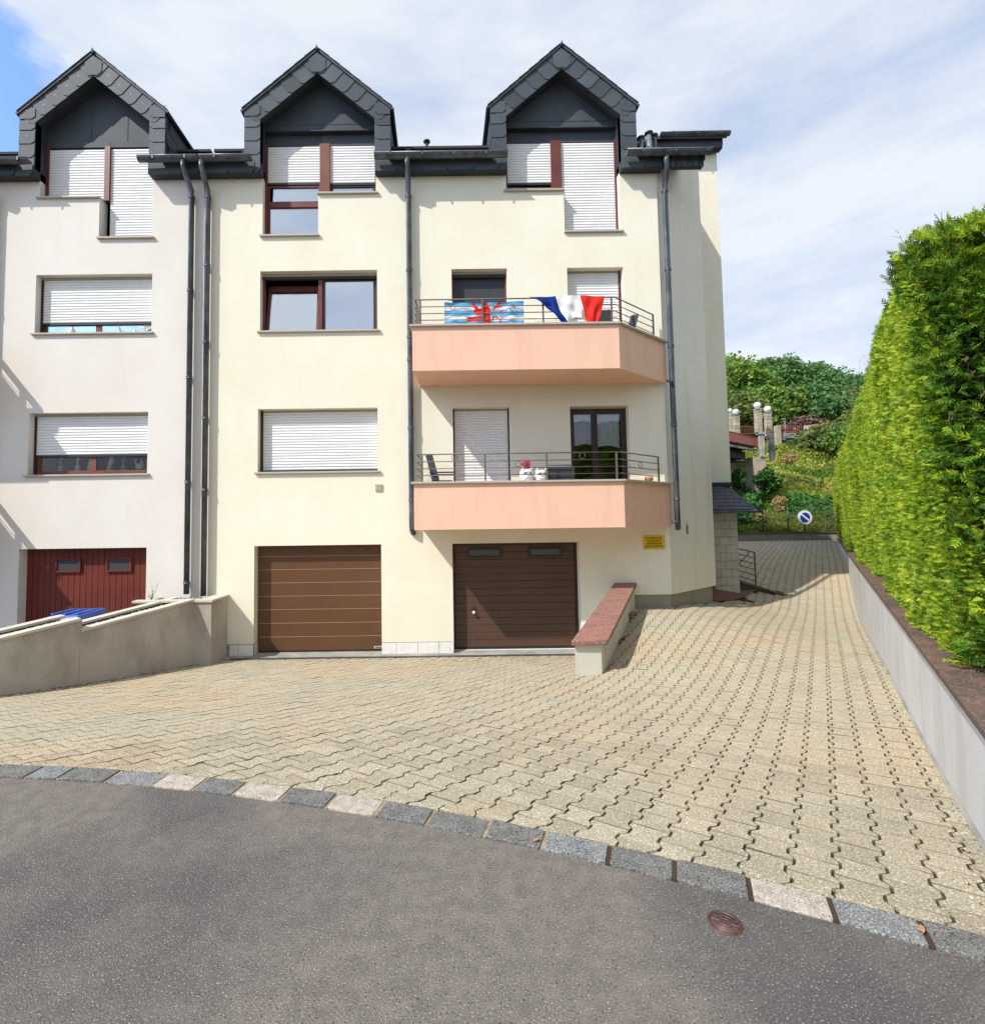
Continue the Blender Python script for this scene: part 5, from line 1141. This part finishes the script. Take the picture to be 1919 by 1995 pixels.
def sprays(P, nrm, size, droop=.25, spread=.9, tpl=None):
    n = len(P); d = nrm*1.0+rng.normal(size=(n, 3))*spread*.55; d[:, 2] = d[:, 2]*.6+.12-droop*rng.random(n)+.15; d /= np.linalg.norm(d, axis=1)[:, None]
    t = rng.normal(size=(n, 3)); t -= (t*d).sum(1)[:, None]*d; t /= np.linalg.norm(t, axis=1)[:, None]; s = np.cross(d, t)
    sz = size*rng.uniform(.65, 1.35, n) if np.isscalar(size) else size*rng.uniform(.7, 1.3, n)
    T_, TF = tpl or (SPV, SPF); V = P[:, None]+sz[:, None, None]*(T_[None, :, :1]*d[:, None]+T_[None, :, 1:2]*t[:, None]-.25*(T_[None, :, :1]**2)*np.array([0, 0, 1])*droop)
    F = (TF[None]+np.arange(n)[:, None, None]*len(T_)).reshape(-1, 4); return V.reshape(-1, 3), F

# ------------------------------------------------------------------ hedge
HG = empty('hedge', (9, 10, 1.45), 'tall bright green clipped thuja hedge rising above the right retaining wall', 'hedge')
fx = Vector((-oW.x, -oW.y, 0))     # facing the driveway
ZTOP = 5.05
def s_end(z): return np.interp(z, [1.4, 1.7, 2.5, 3.4, 4.2, 4.7, 5.1, 5.5], [4.35, 4.15, 4.35, 4.75, 5.3, 5.75, 6.3, 7.0])
def face_o(s, z):     # offset of the hedge face from the wall face (positive = behind)
    bulge = .10*np.sin(np.clip((z-1.5)/3.5, 0, 1)*math.pi)+.035*np.sin(s*2.3+z*.9)+.03*np.sin(s*5.1-z*2.2)+.05*np.sin(s*.9+2)
    return .17-bulge+.10*np.clip((z-4.3)/.8, 0, 1)**2*2
def top_z(s): return 5.05+.12*np.sin(s*1.7)+.09*np.sin(s*4.1+1)+.07*np.sin(s*9.3+2)*np.clip((11-s)/4, 0, 1)+.08*np.clip((s-8)/10, 0, 1)
def wpt(s, o, z): return np.stack([R0.x+uW.x*s+oW.x*o, uW.y*s+oW.y*o, z], -1)
SE = 32.5
def hedge_side(n, smin, smax, size, deep):
    s = smin+(smax-smin)*rng.random(n)**1.0; z = 1.5+rng.random(n)*(top_z(s)-1.5); k = s > s_end(z)+.05; s, z = s[k], z[k]
    o = face_o(s, z)+deep*rng.random(len(s))-.02; P = wpt(s, o, z); nr = np.tile([fx.x, fx.y, .15], (len(s), 1)); return P, nr
PP = []; NN = []; SS = []
for n, a, b, sz, dp, tp in ((66000, 4.1, 7.5, .058, .15, SP5), (50000, 7.5, 12, .068, .15, SP3), (40000, 12, 20, .082, .16, SP3), (27000, 20, SE, .105, .18, SP3)):
    P, nr = hedge_side(n, a, b, sz, dp); V, F = sprays(P, nr, sz, droop=.3, spread=.8, tpl=tp); raw_mesh('foliage', V, F, 'thuja', parent=HG)
# top fringe
n = 9000; s = 5.6+(SE-5.6)*rng.random(n)**1.5; o = rng.random(n)*1.3+face_o(s, 5.0); z = top_z(s)-.05+rng.random(n)*.10; nr = np.tile([fx.x*.3, fx.y*.3, 1.0], (n, 1))
V, F = sprays(wpt(s, o, z), nr, .13, droop=.0, spread=.8); raw_mesh('foliage', V, F, 'thuja', parent=HG)
# near end: looser, darker, with gaps to the bare inside
n = 15000; z = 1.5+rng.random(n)*3.6; o = .12+rng.random(n)**.9*2.2; s = s_end(z)-.16+.30*rng.random(n)**.8-.10*o*0
cl = np.sin(o*7.3+z*2.1)+np.sin(z*5.3-o*3.1)+np.sin(o*13+z*9.7)*.6; k = (cl+rng.normal(size=n)*.8) > -.25
P = wpt(s, o, z)[k]; s2 = rng.random(len(P)); nr = np.tile([-uW.x*.8+fx.x*.4, -uW.y*.8+fx.y*.4, .15], (len(P), 1))
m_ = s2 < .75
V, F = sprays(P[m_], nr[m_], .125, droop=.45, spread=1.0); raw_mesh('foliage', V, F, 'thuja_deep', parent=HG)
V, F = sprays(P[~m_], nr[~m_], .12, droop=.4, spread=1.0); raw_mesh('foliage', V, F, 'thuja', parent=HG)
# upper shaggy crown above the near end
n = 5200; o = rng.random(n)*2.4+.12; s = 5.45+rng.random(n)*1.4; z = np.minimum(4.5+rng.random(n)*.85*np.clip(.55+o*.5, 0, 1.25), 5.75); k = s > s_end(np.minimum(z, 5.2))-.2
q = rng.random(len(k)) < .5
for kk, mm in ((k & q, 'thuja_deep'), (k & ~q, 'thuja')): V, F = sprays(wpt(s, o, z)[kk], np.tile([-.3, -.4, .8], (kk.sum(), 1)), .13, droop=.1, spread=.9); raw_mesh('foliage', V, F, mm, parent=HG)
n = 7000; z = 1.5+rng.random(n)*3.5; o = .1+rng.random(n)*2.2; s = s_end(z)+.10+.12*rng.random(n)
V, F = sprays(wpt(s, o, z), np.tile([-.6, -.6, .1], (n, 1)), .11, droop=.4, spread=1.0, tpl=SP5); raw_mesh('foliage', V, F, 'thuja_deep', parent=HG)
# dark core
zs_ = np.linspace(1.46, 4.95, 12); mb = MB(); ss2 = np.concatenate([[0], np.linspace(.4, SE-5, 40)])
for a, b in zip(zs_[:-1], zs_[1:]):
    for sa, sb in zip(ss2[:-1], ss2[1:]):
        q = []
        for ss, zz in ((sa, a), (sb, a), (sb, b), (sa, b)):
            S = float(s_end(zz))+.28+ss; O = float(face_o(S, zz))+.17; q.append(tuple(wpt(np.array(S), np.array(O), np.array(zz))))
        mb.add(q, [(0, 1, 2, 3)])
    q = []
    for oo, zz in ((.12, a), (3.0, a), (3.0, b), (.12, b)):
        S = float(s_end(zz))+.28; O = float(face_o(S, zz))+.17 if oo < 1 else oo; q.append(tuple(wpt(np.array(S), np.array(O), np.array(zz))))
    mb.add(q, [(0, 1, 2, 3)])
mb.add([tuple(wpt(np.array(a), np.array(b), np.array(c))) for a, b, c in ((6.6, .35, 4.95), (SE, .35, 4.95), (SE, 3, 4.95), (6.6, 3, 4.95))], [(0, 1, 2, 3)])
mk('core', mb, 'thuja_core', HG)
# stems and bare twigs
mb = MB()
for k in range(6):
    o = .35+k*.42; b = wpt(np.array(4.75), np.array(o), np.array(1.45)); t_ = wpt(np.array(6.0), np.array(o+.1), np.array(4.9)); mb.tube([b, (b+t_)/2+np.array([.03, .02, 0]), t_], [.035, .025, .012], 7)
mk('trunk', mb, 'bark', HG)
mb = MB()
for k in range(190):
    if k < 100: z = random.uniform(1.6, 4.8); o = random.uniform(.2, 2.2); s = float(s_end(z))-.05; d_ = Vector((-.5+random.gauss(0, .3), -.6+random.gauss(0, .3), random.gauss(.2, .4))); L = random.uniform(.08, .2)
    else: s = random.uniform(5.8, 20)**1; o = random.uniform(.05, .8); z = float(top_z(s)); d_ = Vector((random.gauss(-.15, .35), random.gauss(-.1, .3), 1)); L = random.uniform(.12, .34)*(1 if s > 8 else 1.2)
    p = Vector(wpt(np.array(s), np.array(o), np.array(z))); d_.normalize(); q = p+d_*L; mb.tube([p, (p+q)/2+Vector((random.gauss(0, .01), 0, 0)), q], [.0026, .0018, .0008], 4)
    for j in range(3): r_2 = p.lerp(q, random.uniform(.3, .9)); e = Vector((random.gauss(0, .5), random.gauss(0, .5), .7)).normalized()*L*.3; mb.tube([r_2, r_2+e], [.002, .0008], 4)
mk('twig', mb, 'twig', HG)
# green mesh fence at the hedge end
WF = empty('mesh_fence', (5.5, 3.9, 1.5), 'green wire mesh fence panel at the near end of the hedge', 'fence'); mb = MB()
def fp(o, z): return wpt(np.array(4.5-.10), np.array(o), np.array(z))
for k in range(34): mb.tube([fp(.62+k*.05, 1.45), fp(.62+k*.05, 3.9)], .0022, 4)
for k in range(13): mb.tube([fp(.62, 1.5+k*.2), fp(2.3, 1.5+k*.2)], .0026, 4)
q = mk('wire_mesh', mb, 'green_post', WF)
mk('post', MB().tube([fp(1.6, 1.45), fp(1.6, 3.95)], .02, 8), 'green_post', WF)

# ------------------------------------------------------------------ hillside
def hz(x, y):
    x = np.asarray(x, float); y = np.asarray(y, float); t = y-24.4
    base = 1.65+np.interp(t, [0, 3, 12, 21, 24, 45, 70, 120], [0, .5, 3.4, 6.7, 7.1, 14.0, 19, 22])
    return base+.35*np.sin(x*.35+y*.2)*np.clip(t/8, 0, 1)+.15*np.sin(x*1.1-y*.7)*np.clip(t/5, 0, 1)-np.clip((x-y*.66)*.05, 0, 3)*np.clip(t/10, 0, 1)
xs = np.arange(-60, 140.1, 1.0); ys = np.arange(24.4, 150, 1.0); GX, GY = np.meshgrid(xs, ys); V = np.stack([GX.ravel(), GY.ravel(), hz(GX, GY).ravel()], 1); nx = len(xs); ii = np.arange(len(ys)-1)[:, None]*nx+np.arange(nx-1)[None]
tag(raw_mesh('hillside', V, np.stack([ii, ii+1, ii+1+nx, ii+nx], -1).reshape(-1, 4), 'hill_soil', smooth=True), kind='structure')
def scatter(n, x0, x1, y0, y1, h0, h1, size, m_, name, label=None, mask=None, asp=.6, flat=0):
    x = x0+(x1-x0)*rng.random(n); y = y0+(y1-y0)*rng.random(n)
    if mask is not None: k = mask(x, y); x, y = x[k], y[k]
    z = hz(x, y)+h0+(h1-h0)*rng.random(len(x))**1.4; V, F = leaf_quads(np.stack([x, y, z], 1), size, flat, asp); o = raw_mesh(name, V, F, m_); o['kind'] = 'stuff'
    if label: o['label'] = label
    return o
inv = lambda x, y: (x > .50*y-2) & (x < .80*y+1)
hum = lambda x, y: .5+.5*np.sin(x*1.3+.7*y)*np.sin(y*1.1-.5*x)
scatter(60000, 12, 26, 24.5, 33, -.05, .50, .075, 'hill_leaf', 'ground_cover', mask=inv, asp=.35)
scatter(60000, 14, 38, 33, 48, -.1, .75, .13, 'hill_leaf', 'ground_cover', mask=inv, asp=.5)
scatter(26000, 12, 24, 24.6, 27.5, 0, .95, .07, 'leaf_olive', 'undergrowth', mask=lambda x, y: inv(x, y) & (hum(x, y) > .35), asp=.22)
scatter(30000, 15, 26, 26, 29.5, 0, .9, .10, 'leaf_ivy', 'undergrowth', mask=lambda x, y: inv(x, y) & (x > .70*y-.8) & (hum(x, y) > .2), asp=.8)
scatter(34000, 12, 20, 25.5, 31.5, 0, 1.5, .11, 'leaf_ivy', 'undergrowth', mask=lambda x, y: (x > .50*y) & (x < .605*y+.5*np.sin(y*2)) & (hum(x, y) > .12), asp=.75)
# ------------------------------------------------------------------ trees and bushes
def tree(name, x, y, w_, h_, zb, m_, label, cat='tree', n=7000, ls=.32, group=None, trunk=True, lobes=12, zsq=1.0):
    z0 = float(hz(x, y)) if zb is None else zb; t = empty(name, (x, y, z0), label, cat, group)
    C = []; 
    for k in range(lobes):
        a = rng.uniform(0, 6.28); r = rng.uniform(.1, .62)*w_; zz = rng.uniform(.38, .88)*h_; sc = (1-abs(zz/h_-.6)*1.0); C.append((x+math.cos(a)*r*sc, y+math.sin(a)*r*sc, z0+zz, rng.uniform(.26, .42)*w_*(.6+.4*sc)))
    C.append((x, y, z0+h_*.72, .45*w_))
    C = np.array(C); pick = rng.integers(0, len(C), n); u = rng.normal(size=(n, 3)); u /= np.linalg.norm(u, axis=1)[:, None]; rr = rng.uniform(.72, 1.05, n)
    wob = 1+.18*np.sin(u[:, 0]*9+pick)+.15*np.sin(u[:, 2]*11+pick*2)
    P = C[pick, :3]+u*(C[pick, 3]*rr*wob)[:, None]*np.array([1, 1, .78*zsq]); P[:, 2] = np.maximum(P[:, 2], z0+.05)
    V, F = leaf_quads(P, ls, .25, .7); raw_mesh('crown', V, F, m_, parent=t)
    if trunk:
        mb = MB().tube([(x, y, z0-.3), (x+.1, y, z0+h_*.3), (x, y, z0+h_*.7)], [.05*w_, .04*w_, .01*w_], 8)
        for c in C[:7]: mb.tube([(x, y, z0+h_*.3), tuple((Vector((x, y, z0+h_*.3))+Vector(c[:3]))/2+Vector((0, 0, .2))), tuple(c[:3])], [.022*w_, .014*w_, .004*w_], 6)
        mk('trunk', mb, 'bark', t)
    return t
TG = 'woodland trees on the hill'
def ray(px, py): v = r_*((px-860)/1000)-u_*((py-963.4)/1000)+f_; return v/v.y
def at(px, Y, py=815): return ray(px*1.018, py).x*Y
for px, Y, ztop, w_, m_, lb in ((1385, 62, 23.0, 6.5, 'leaf_mid', 'mid green woodland tree beside the building edge on the hill'),
    (1425, 58, 21.3, 6.0, 'leaf_mid', 'bright green tree above the left lamp pillars'), (1455, 66, 23.4, 6.5, 'leaf_olive', 'olive tinted tree on the skyline behind the bridge'),
    (1500, 62, 22.9, 6.2, 'leaf_dark', 'dark green tree above the right lamp pillar'), (1545, 66, 23.3, 7.0, 'leaf_dark', 'tallest dark tree in the middle of the skyline'),
    (1590, 62, 20.8, 5.6, 'leaf_dark', 'dark tree on the right slope of the skyline'), (1625, 72, 23.6, 5.4, 'leaf_dark', 'pointed small tree on the falling skyline'), (1665, 78, 24.4, 7.0, 'leaf_dark', 'far dark tree half hidden by the hedge'),
    (1480, 55, 17.0, 5.0, 'leaf_mid', 'lower green tree behind the two large lamp globes'), (1540, 55, 17.2, 5.0, 'leaf_dark', 'shadowy tree above the brown bush'), (1590, 52, 15.4, 4.6, 'leaf_dark', 'dark tree above the lighter bushes on the slope'),
    (1630, 54, 16.6, 4.6, 'leaf_olive', 'olive tree right of the dark wood'), (1405, 50, 15.2, 4.5, 'leaf_olive', 'yellowish green tree behind the left lamp pillars')):
    x = at(px, Y); z0 = float(hz(x, Y))-.8; ztop -= 1.9*Y/62; tree('woodland_tree', x, Y, w_, max(ztop-z0, 4), None, m_, lb, n=12500, ls=.20, group=TG)
for px, Y, ztop, w_, m_, lb, nm in ((1530, 47, 11.4, 2.6, 'leaf_dead', 'brown bare looking bush behind the rust coloured railing', 'bush'), (1552, 48.5, 11.8, 2.0, 'leaf_dead', 'second brown bush right of the bare one', 'bush'),
    (1600, 43, 9.9, 3.4, 'leaf_olive', 'light green bush on the slope right of the stone wall', 'bush'), (1625, 41, 9.6, 3.0, 'leaf_mid', 'rounded green bush close to the hedge', 'bush'), (1648, 44, 12.0, 3.0, 'leaf_olive', 'pale feathery bush beside the hedge top', 'bush'), (1570, 46, 10.4, 2.4, 'leaf_mid', 'small green bush beyond the end of the railing', 'bush'),
    (1461, 30, 5.6, 1.05, 'leaf_ivy', 'ivy climbing the sandstone abutment', 'ivy'), (1408, 29.2, 5.8, .5, 'leaf_ivy', 'small bush under the bridge deck', 'bush')):
    x = at(px, Y); z0 = float(hz(x, Y)) if nm == 'bush' and Y > 30 else ztop-2.6; tree(nm, x, Y, w_, ztop-z0, z0 if not (nm == 'bush' and Y > 30) else None, m_, lb, nm, n=6500, ls=.17 if Y > 35 else .10, trunk=nm == 'bush' and Y > 30, lobes=9)
for px, Y, z, w_, lb in ((1480, 27, 3.1, .7, 'dry orange brown shrub rising over the wire fence'), (1445, 25.6, 2.3, .45, 'small dry reddish shrub beside the porch roof'), (1500, 31, 5.9, .8, 'orange leaved creeper at the foot of the lamp pillar'), (1566, 45.2, 10.2, .9, 'yellow orange shrub at the end of the railing')):
    x = at(px, Y); tree('dry_shrub', x, Y, w_, 1.1, z-.6, 'leaf_rust', lb, 'shrub', n=1500, ls=.055 if Y < 40 else .1, trunk=False, lobes=5, group='dry shrubs')

# ------------------------------------------------------------------ bridge, lamps, railing
def Zp(py, Y): return 2.5+ray(1490, py).z*Y
BR = empty('footbridge', (17, 29, 6), 'bridge with red parapet and dark deck seen left of the lamp pillars', 'bridge')
pA, pB = Vector((18.75, 30.6, 0)), Vector((15.95, 28.4, 0)); ub = (pB-pA).normalized(); nb = Vector((-ub.y, ub.x, 0))
def bslab(name, t0, t1, o0, o1, z0, z1, m_):
    q = [pA+ub*t0+nb*o0, pA+ub*t1+nb*o0, pA+ub*t1+nb*o1, pA+ub*t0+nb*o1]; return mk(name, MB().hexa([(p.x, p.y, z0) for p in q], [(p.x, p.y, z1) for p in q]), m_, BR)
bslab('parapet', -1.0, 7, 0, .1, 6.82, 7.32, 'bridge_red'); bslab('top_rail', -1.0, 7, -.03, .13, 7.32, 7.36, 'rust_rail'); bslab('bottom_rail', -1.0, 7, -.04, .14, 6.77, 6.82, 'rust_rail')
bslab('deck', 0, 7, .0, -2.6, 6.62, 6.765, 'bridge_dark'); bslab('deck_edge', 0, 7, .15, .0, 6.50, 6.62, 'bridge_concrete'); bslab('beam', .2, 7, -.4, -2.4, 6.05, 6.5, 'bridge_dark'); bslab('parapet', -1, 7, -2.6, -2.5, 6.8, 7.3, 'bridge_red')
ab = mk('abutment', MB().box(15.9, 18.9, 31.3, 32.2, 2.5, 6.05), 'mortar_grey', BR)
for r in range(7):
    for c in range(5): a = 15.9+c*.58+(r % 2)*.28; mk('block', MB().box(a+.02, min(a+.56, 18.9), 31.22, 31.3, 3.0+r*.42+.02, 3.0+r*.42+.40), 'sandstone', BR)
mk('pedestal', MB().box(18.3, 18.95, 30.0, 30.9, 4.0, 6.1), 'sandstone', BR)
for r in range(6): mk('block', MB().box(19.25, 19.62, 30.85, 31.2, 3.95+r*.33+.01, 3.95+r*.33+.315), 'sandstone', BR)
def lamp(px, py_top, Y, gd, wpx, label, zfoot, lower=True):
    x = at(px, Y); S = Y/1000; gz_ = Zp(py_top, Y); r = gd*S/2; w_ = wpx*S/2*.66
    L = empty('lamp_pillar', (x, Y, zfoot), label, 'lamp', 'globe lamps on the bridge pillars'); zc = gz_-2*r
    mk('globe', MB().ball((x, Y, gz_-r), r, 20), 'globe', L); mk('cap', MB().box(x-w_*1.25, x+w_*1.25, Y-w_*1.25, Y+w_*1.25, zc-.06, zc), 'bridge_concrete', L)
    hU = 1.42*Y/30
    mk('shaft', MB().box(x-w_, x+w_, Y-w_, Y+w_, zc-hU, zc-.06), 'mortar_grey', L)
    for k in range(7):
        a = zc-.06-(k+1)*(hU-.06)/7; mk('stone', MB().box(x-w_-.012, x+w_+.012, Y-w_-.012, Y+w_+.012, a+.008, a+(hU-.06)/7-.008), 'sandstone', L)
    mk('band', MB().box(x-w_*1.25+.1, x+w_*1.25+.1, Y-w_*1.25, Y+w_*1.25, zc-hU-.12, zc-hU), 'bridge_concrete', L)
    mk('base', MB().box(x-w_*.8+.12, x+w_*.8+.14, Y-w_*.8, Y+w_*.8, zfoot, zc-hU-.12), 'bridge_concrete', L)
lamp(1450, 783, 30, 13.2, 14, 'nearest and tallest globe lamp pillar at the bridge end', 6.1)
lamp(1469, 791, 31, 13, 13.5, 'globe lamp pillar just right of the tallest one', 6.0)
lamp(1408, 796, 31, 12, 12.5, 'globe lamp pillar close to the building edge', 6.4)
lamp(1397.5, 795, 46, 7.2, 6.5, 'smallest globe lamp pillar half hidden by the building', 8.6)
def railing(name, p0, p1, z0, z1, h_, n, label):
    o = empty(name, (p0[0], p0[1], z0), label, 'railing')
    a, b = Vector((*p0, z0)), Vector((*p1, z1)); up = Vector((0, 0, h_))
    for k in (0, .15): mk('rail', MB().tube([a+up*(1-k*6 if k else 1), b+up*(1-k*6 if k else 1)], .03, 6), 'rust_rail', o)
    for k in range(n+1): p = a.lerp(b, k/n); mk('bar', MB().tube([p, p+up], .022, 5), 'rust_rail', o)
railing('metal_railing', (at(1487, 45), 45), (at(1540, 45.4), 45.4), Zp(843, 45), Zp(842, 45), .62, 14, 'rust coloured railing on the rubble stone wall up the slope')
railing('metal_railing', (at(1412, 34), 34), (at(1462, 36), 36), Zp(846, 34), Zp(846, 36), .55, 20, 'rusty railing behind the bridge parapet')
RS = empty('stone_wall', (23, 45, 9), 'rubble stone wall below the rust coloured railing on the slope', 'wall')
mk('core', MB().box(at(1484, 45), at(1546, 45), 45.1, 45.6, 8.0, Zp(844, 45)), 'bridge_dark', RS)
for r in range(4):
    x = at(1484, 45)
    while x < at(1545, 45):
        w_ = random.uniform(.18, .42); z = Zp(843, 45)-.02-(r+1)*.16+random.uniform(-.02, .02)
        if x < at(1545, 45)-r*.7: mk('stone', MB().box(x+.015, x+w_, 45.0+random.uniform(0, .05), 45.12, z, z+.145), 'rubble', RS)
        x += w_
for x in (at(1541, 44.9), at(1483, 44.9)): mk('pier', MB().box(x, x+.4, 44.8, 45.2, 8.6, Zp(830, 45)), 'sandstone', RS)
sp = empty('street_lamp', (at(1504.5, 46), 46, 9.6), 'thin pale street lamp behind the railing on the slope', 'lamp'); xx = at(1501, 46)
mk('pole', MB().tube([(xx, 46, 9.6), (xx, 46, Zp(817, 46))], .035, 6), 'zinc_light', sp); mk('lamp_head', MB().hexa([(xx-.3, 45.9, Zp(818, 46)), (xx+.02, 45.9, Zp(818, 46)), (xx+.02, 46.1, Zp(818, 46)), (xx-.3, 46.1, Zp(818, 46))], [(xx-.26, 45.93, Zp(816, 46)), (xx+.02, 45.93, Zp(816, 46)), (xx+.02, 46.07, Zp(816, 46)), (xx-.26, 46.07, Zp(816, 46))]), 'zinc_light', sp)

# fence on the yard wall, sign
FE = empty('wire_fence', (13, 24.3, 1.8), 'green post and wire fence along the top of the yard wall', 'fence')
for px, dark in ((1402, 0), (1450, 0), (1498, 0), (1592, 1)): x = at(px, 24.3); mk('post', MB().tube([(x, 24.3, 1.82), (x-.06 if dark else x, 24.3, 3.0 if not dark else 3.15)], .028, 8), 'grey_post' if dark else 'green_post', FE)
mk('brace', MB().tube([(at(1573, 24.3), 24.3, 1.82), (at(1590, 24.3), 24.3, 2.95)], .024, 6), 'grey_post', FE)
mb = MB(); xa, xb = at(1385, 24.3), at(1592, 24.3)
for k in range(14): mb.tube([(xa, 24.3, 1.86+k*.085), (xb, 24.3, 1.86+k*.085)], .0022, 3)
k = xa
while k < xb: mb.tube([(k, 24.3, 1.84), (k, 24.3, 3.0)], .0022, 3); k += .1
q = mk('wire_mesh', mb, 'green_post', FE); q['kind'] = 'stuff'
SI = empty('road_sign', (at(1530, 24.1), 24.1, 1.82), 'round white edged blue no parking sign on a green post', 'sign'); x = at(1530, 24.1); zc = Zp(1009, 24.1); r = .335
def disc(r0, y, m_, name, n=40): mk(name, MB().prism([(x+r0*math.cos(2*math.pi*k/n), y, zc+r0*math.sin(2*math.pi*k/n)) for k in range(n)], (0, .012, 0)), m_, SI)
mk('post', MB().tube([(x, 24.16, 1.82), (x, 24.16, zc+.2)], .035, 8), 'green_post', SI); disc(r, 24.10, 'sign_white', 'plate'); disc(r*.68, 24.085, 'sign_blue', 'blue_field')
a = math.radians(-40); c, s = math.cos(a), math.sin(a); L, W_ = r*.66, r*.10
mk('white_bar', MB().prism([(x+u*c-v*s, 24.072, zc+u*s+v*c) for u, v in ((-L, -W_), (L, -W_), (L, W_), (-L, W_))], (0, .01, 0)), 'sign_white', SI)
print('objects', len(bpy.data.objects), 'tris', sum(sum(len(p.vertices)-2 for p in o.data.polygons) if o.type == 'MESH' and len(o.data.polygons) < 3000 else (len(o.data.polygons)*2 if o.type == 'MESH' else 0) for o in bpy.data.objects))

# ------------------------------------------------------------------ far side of the street (seen in the window panes)
for i, (x, w_, h_, m_, lb) in enumerate(((-33, 15, 10.2, 'blush', 'pale house across the street, farthest left of the four'), (-15, 14, 10.6, 'cream', 'cream house across the street, second from the left'), (3, 13, 9.3, 'salmon', 'salmon house across the street behind the camera'), (20, 13, 9.8, 'blush', 'pale house across the street, farthest right of the four'))):
    y = -24-i*1.5; hh = empty('opposite_house', (x, y, 1), lb, 'house', 'houses across the street')
    mk('wall', MB().box(x-w_/2, x+w_/2, y-9, y, .9, h_), m_, hh)
    mk('roof', MB().prism([(x-w_/2-.3, y+.4, h_-.1), (x-w_/2-.3, y-9.4, h_-.1), (x-w_/2-.3, y-4.5, h_+3)], (w_+.6, 0, 0)), 'roof_slate', hh)
    for k in range(3):
        for zz in (2.2, 4.9): a = x-w_/2+1.4+k*3.6; f = mk('window', MB().box(a, a+1.4, y+.001, y+.05, zz, zz+1.3), 'white_metal', hh); mk('glass_pane', MB().box(a+.08, a+1.32, y+.051, y+.06, zz+.08, zz+1.22), 'anthracite', f)

mb = MB()
for k in range(520):
    t = random.uniform(-.05, 4.6); o = -abs(random.gauss(.02, .10))-.01; p = pw(t, o); z = float(gz(p.x, p.y)); q = random.uniform(.004, .013)
    mb.add([(p.x-q, p.y-q*.6, z), (p.x+q, p.y-q*.5, z), (p.x, p.y+q, z), (p.x, p.y, z+q*1.2)], [(0, 1, 3), (1, 2, 3), (2, 0, 3)], random.choice((0, 0, 1)))
for k in range(260):
    s_ = random.uniform(1.0, 14); o = -abs(random.gauss(.02, .06))-.02; p = rp(s_, o); z = float(gz(p.x, p.y)); q = random.uniform(.003, .009)
    mb.add([(p.x-q, p.y-q*.6, z), (p.x+q, p.y-q*.5, z), (p.x, p.y+q, z), (p.x, p.y, z+q)], [(0, 1, 3), (1, 2, 3), (2, 0, 3)], random.choice((0, 1)))
tag(mk('grit', mb, ['soil', 'twig']), kind='stuff')
for k in (-.2, 0, .2): mk('lid_rib', MB().box(bx+k-.03, bx+k+.03, by-.28, by+.26, 1.055, 1.085), 'blue_plastic', bn, bevel=.01)
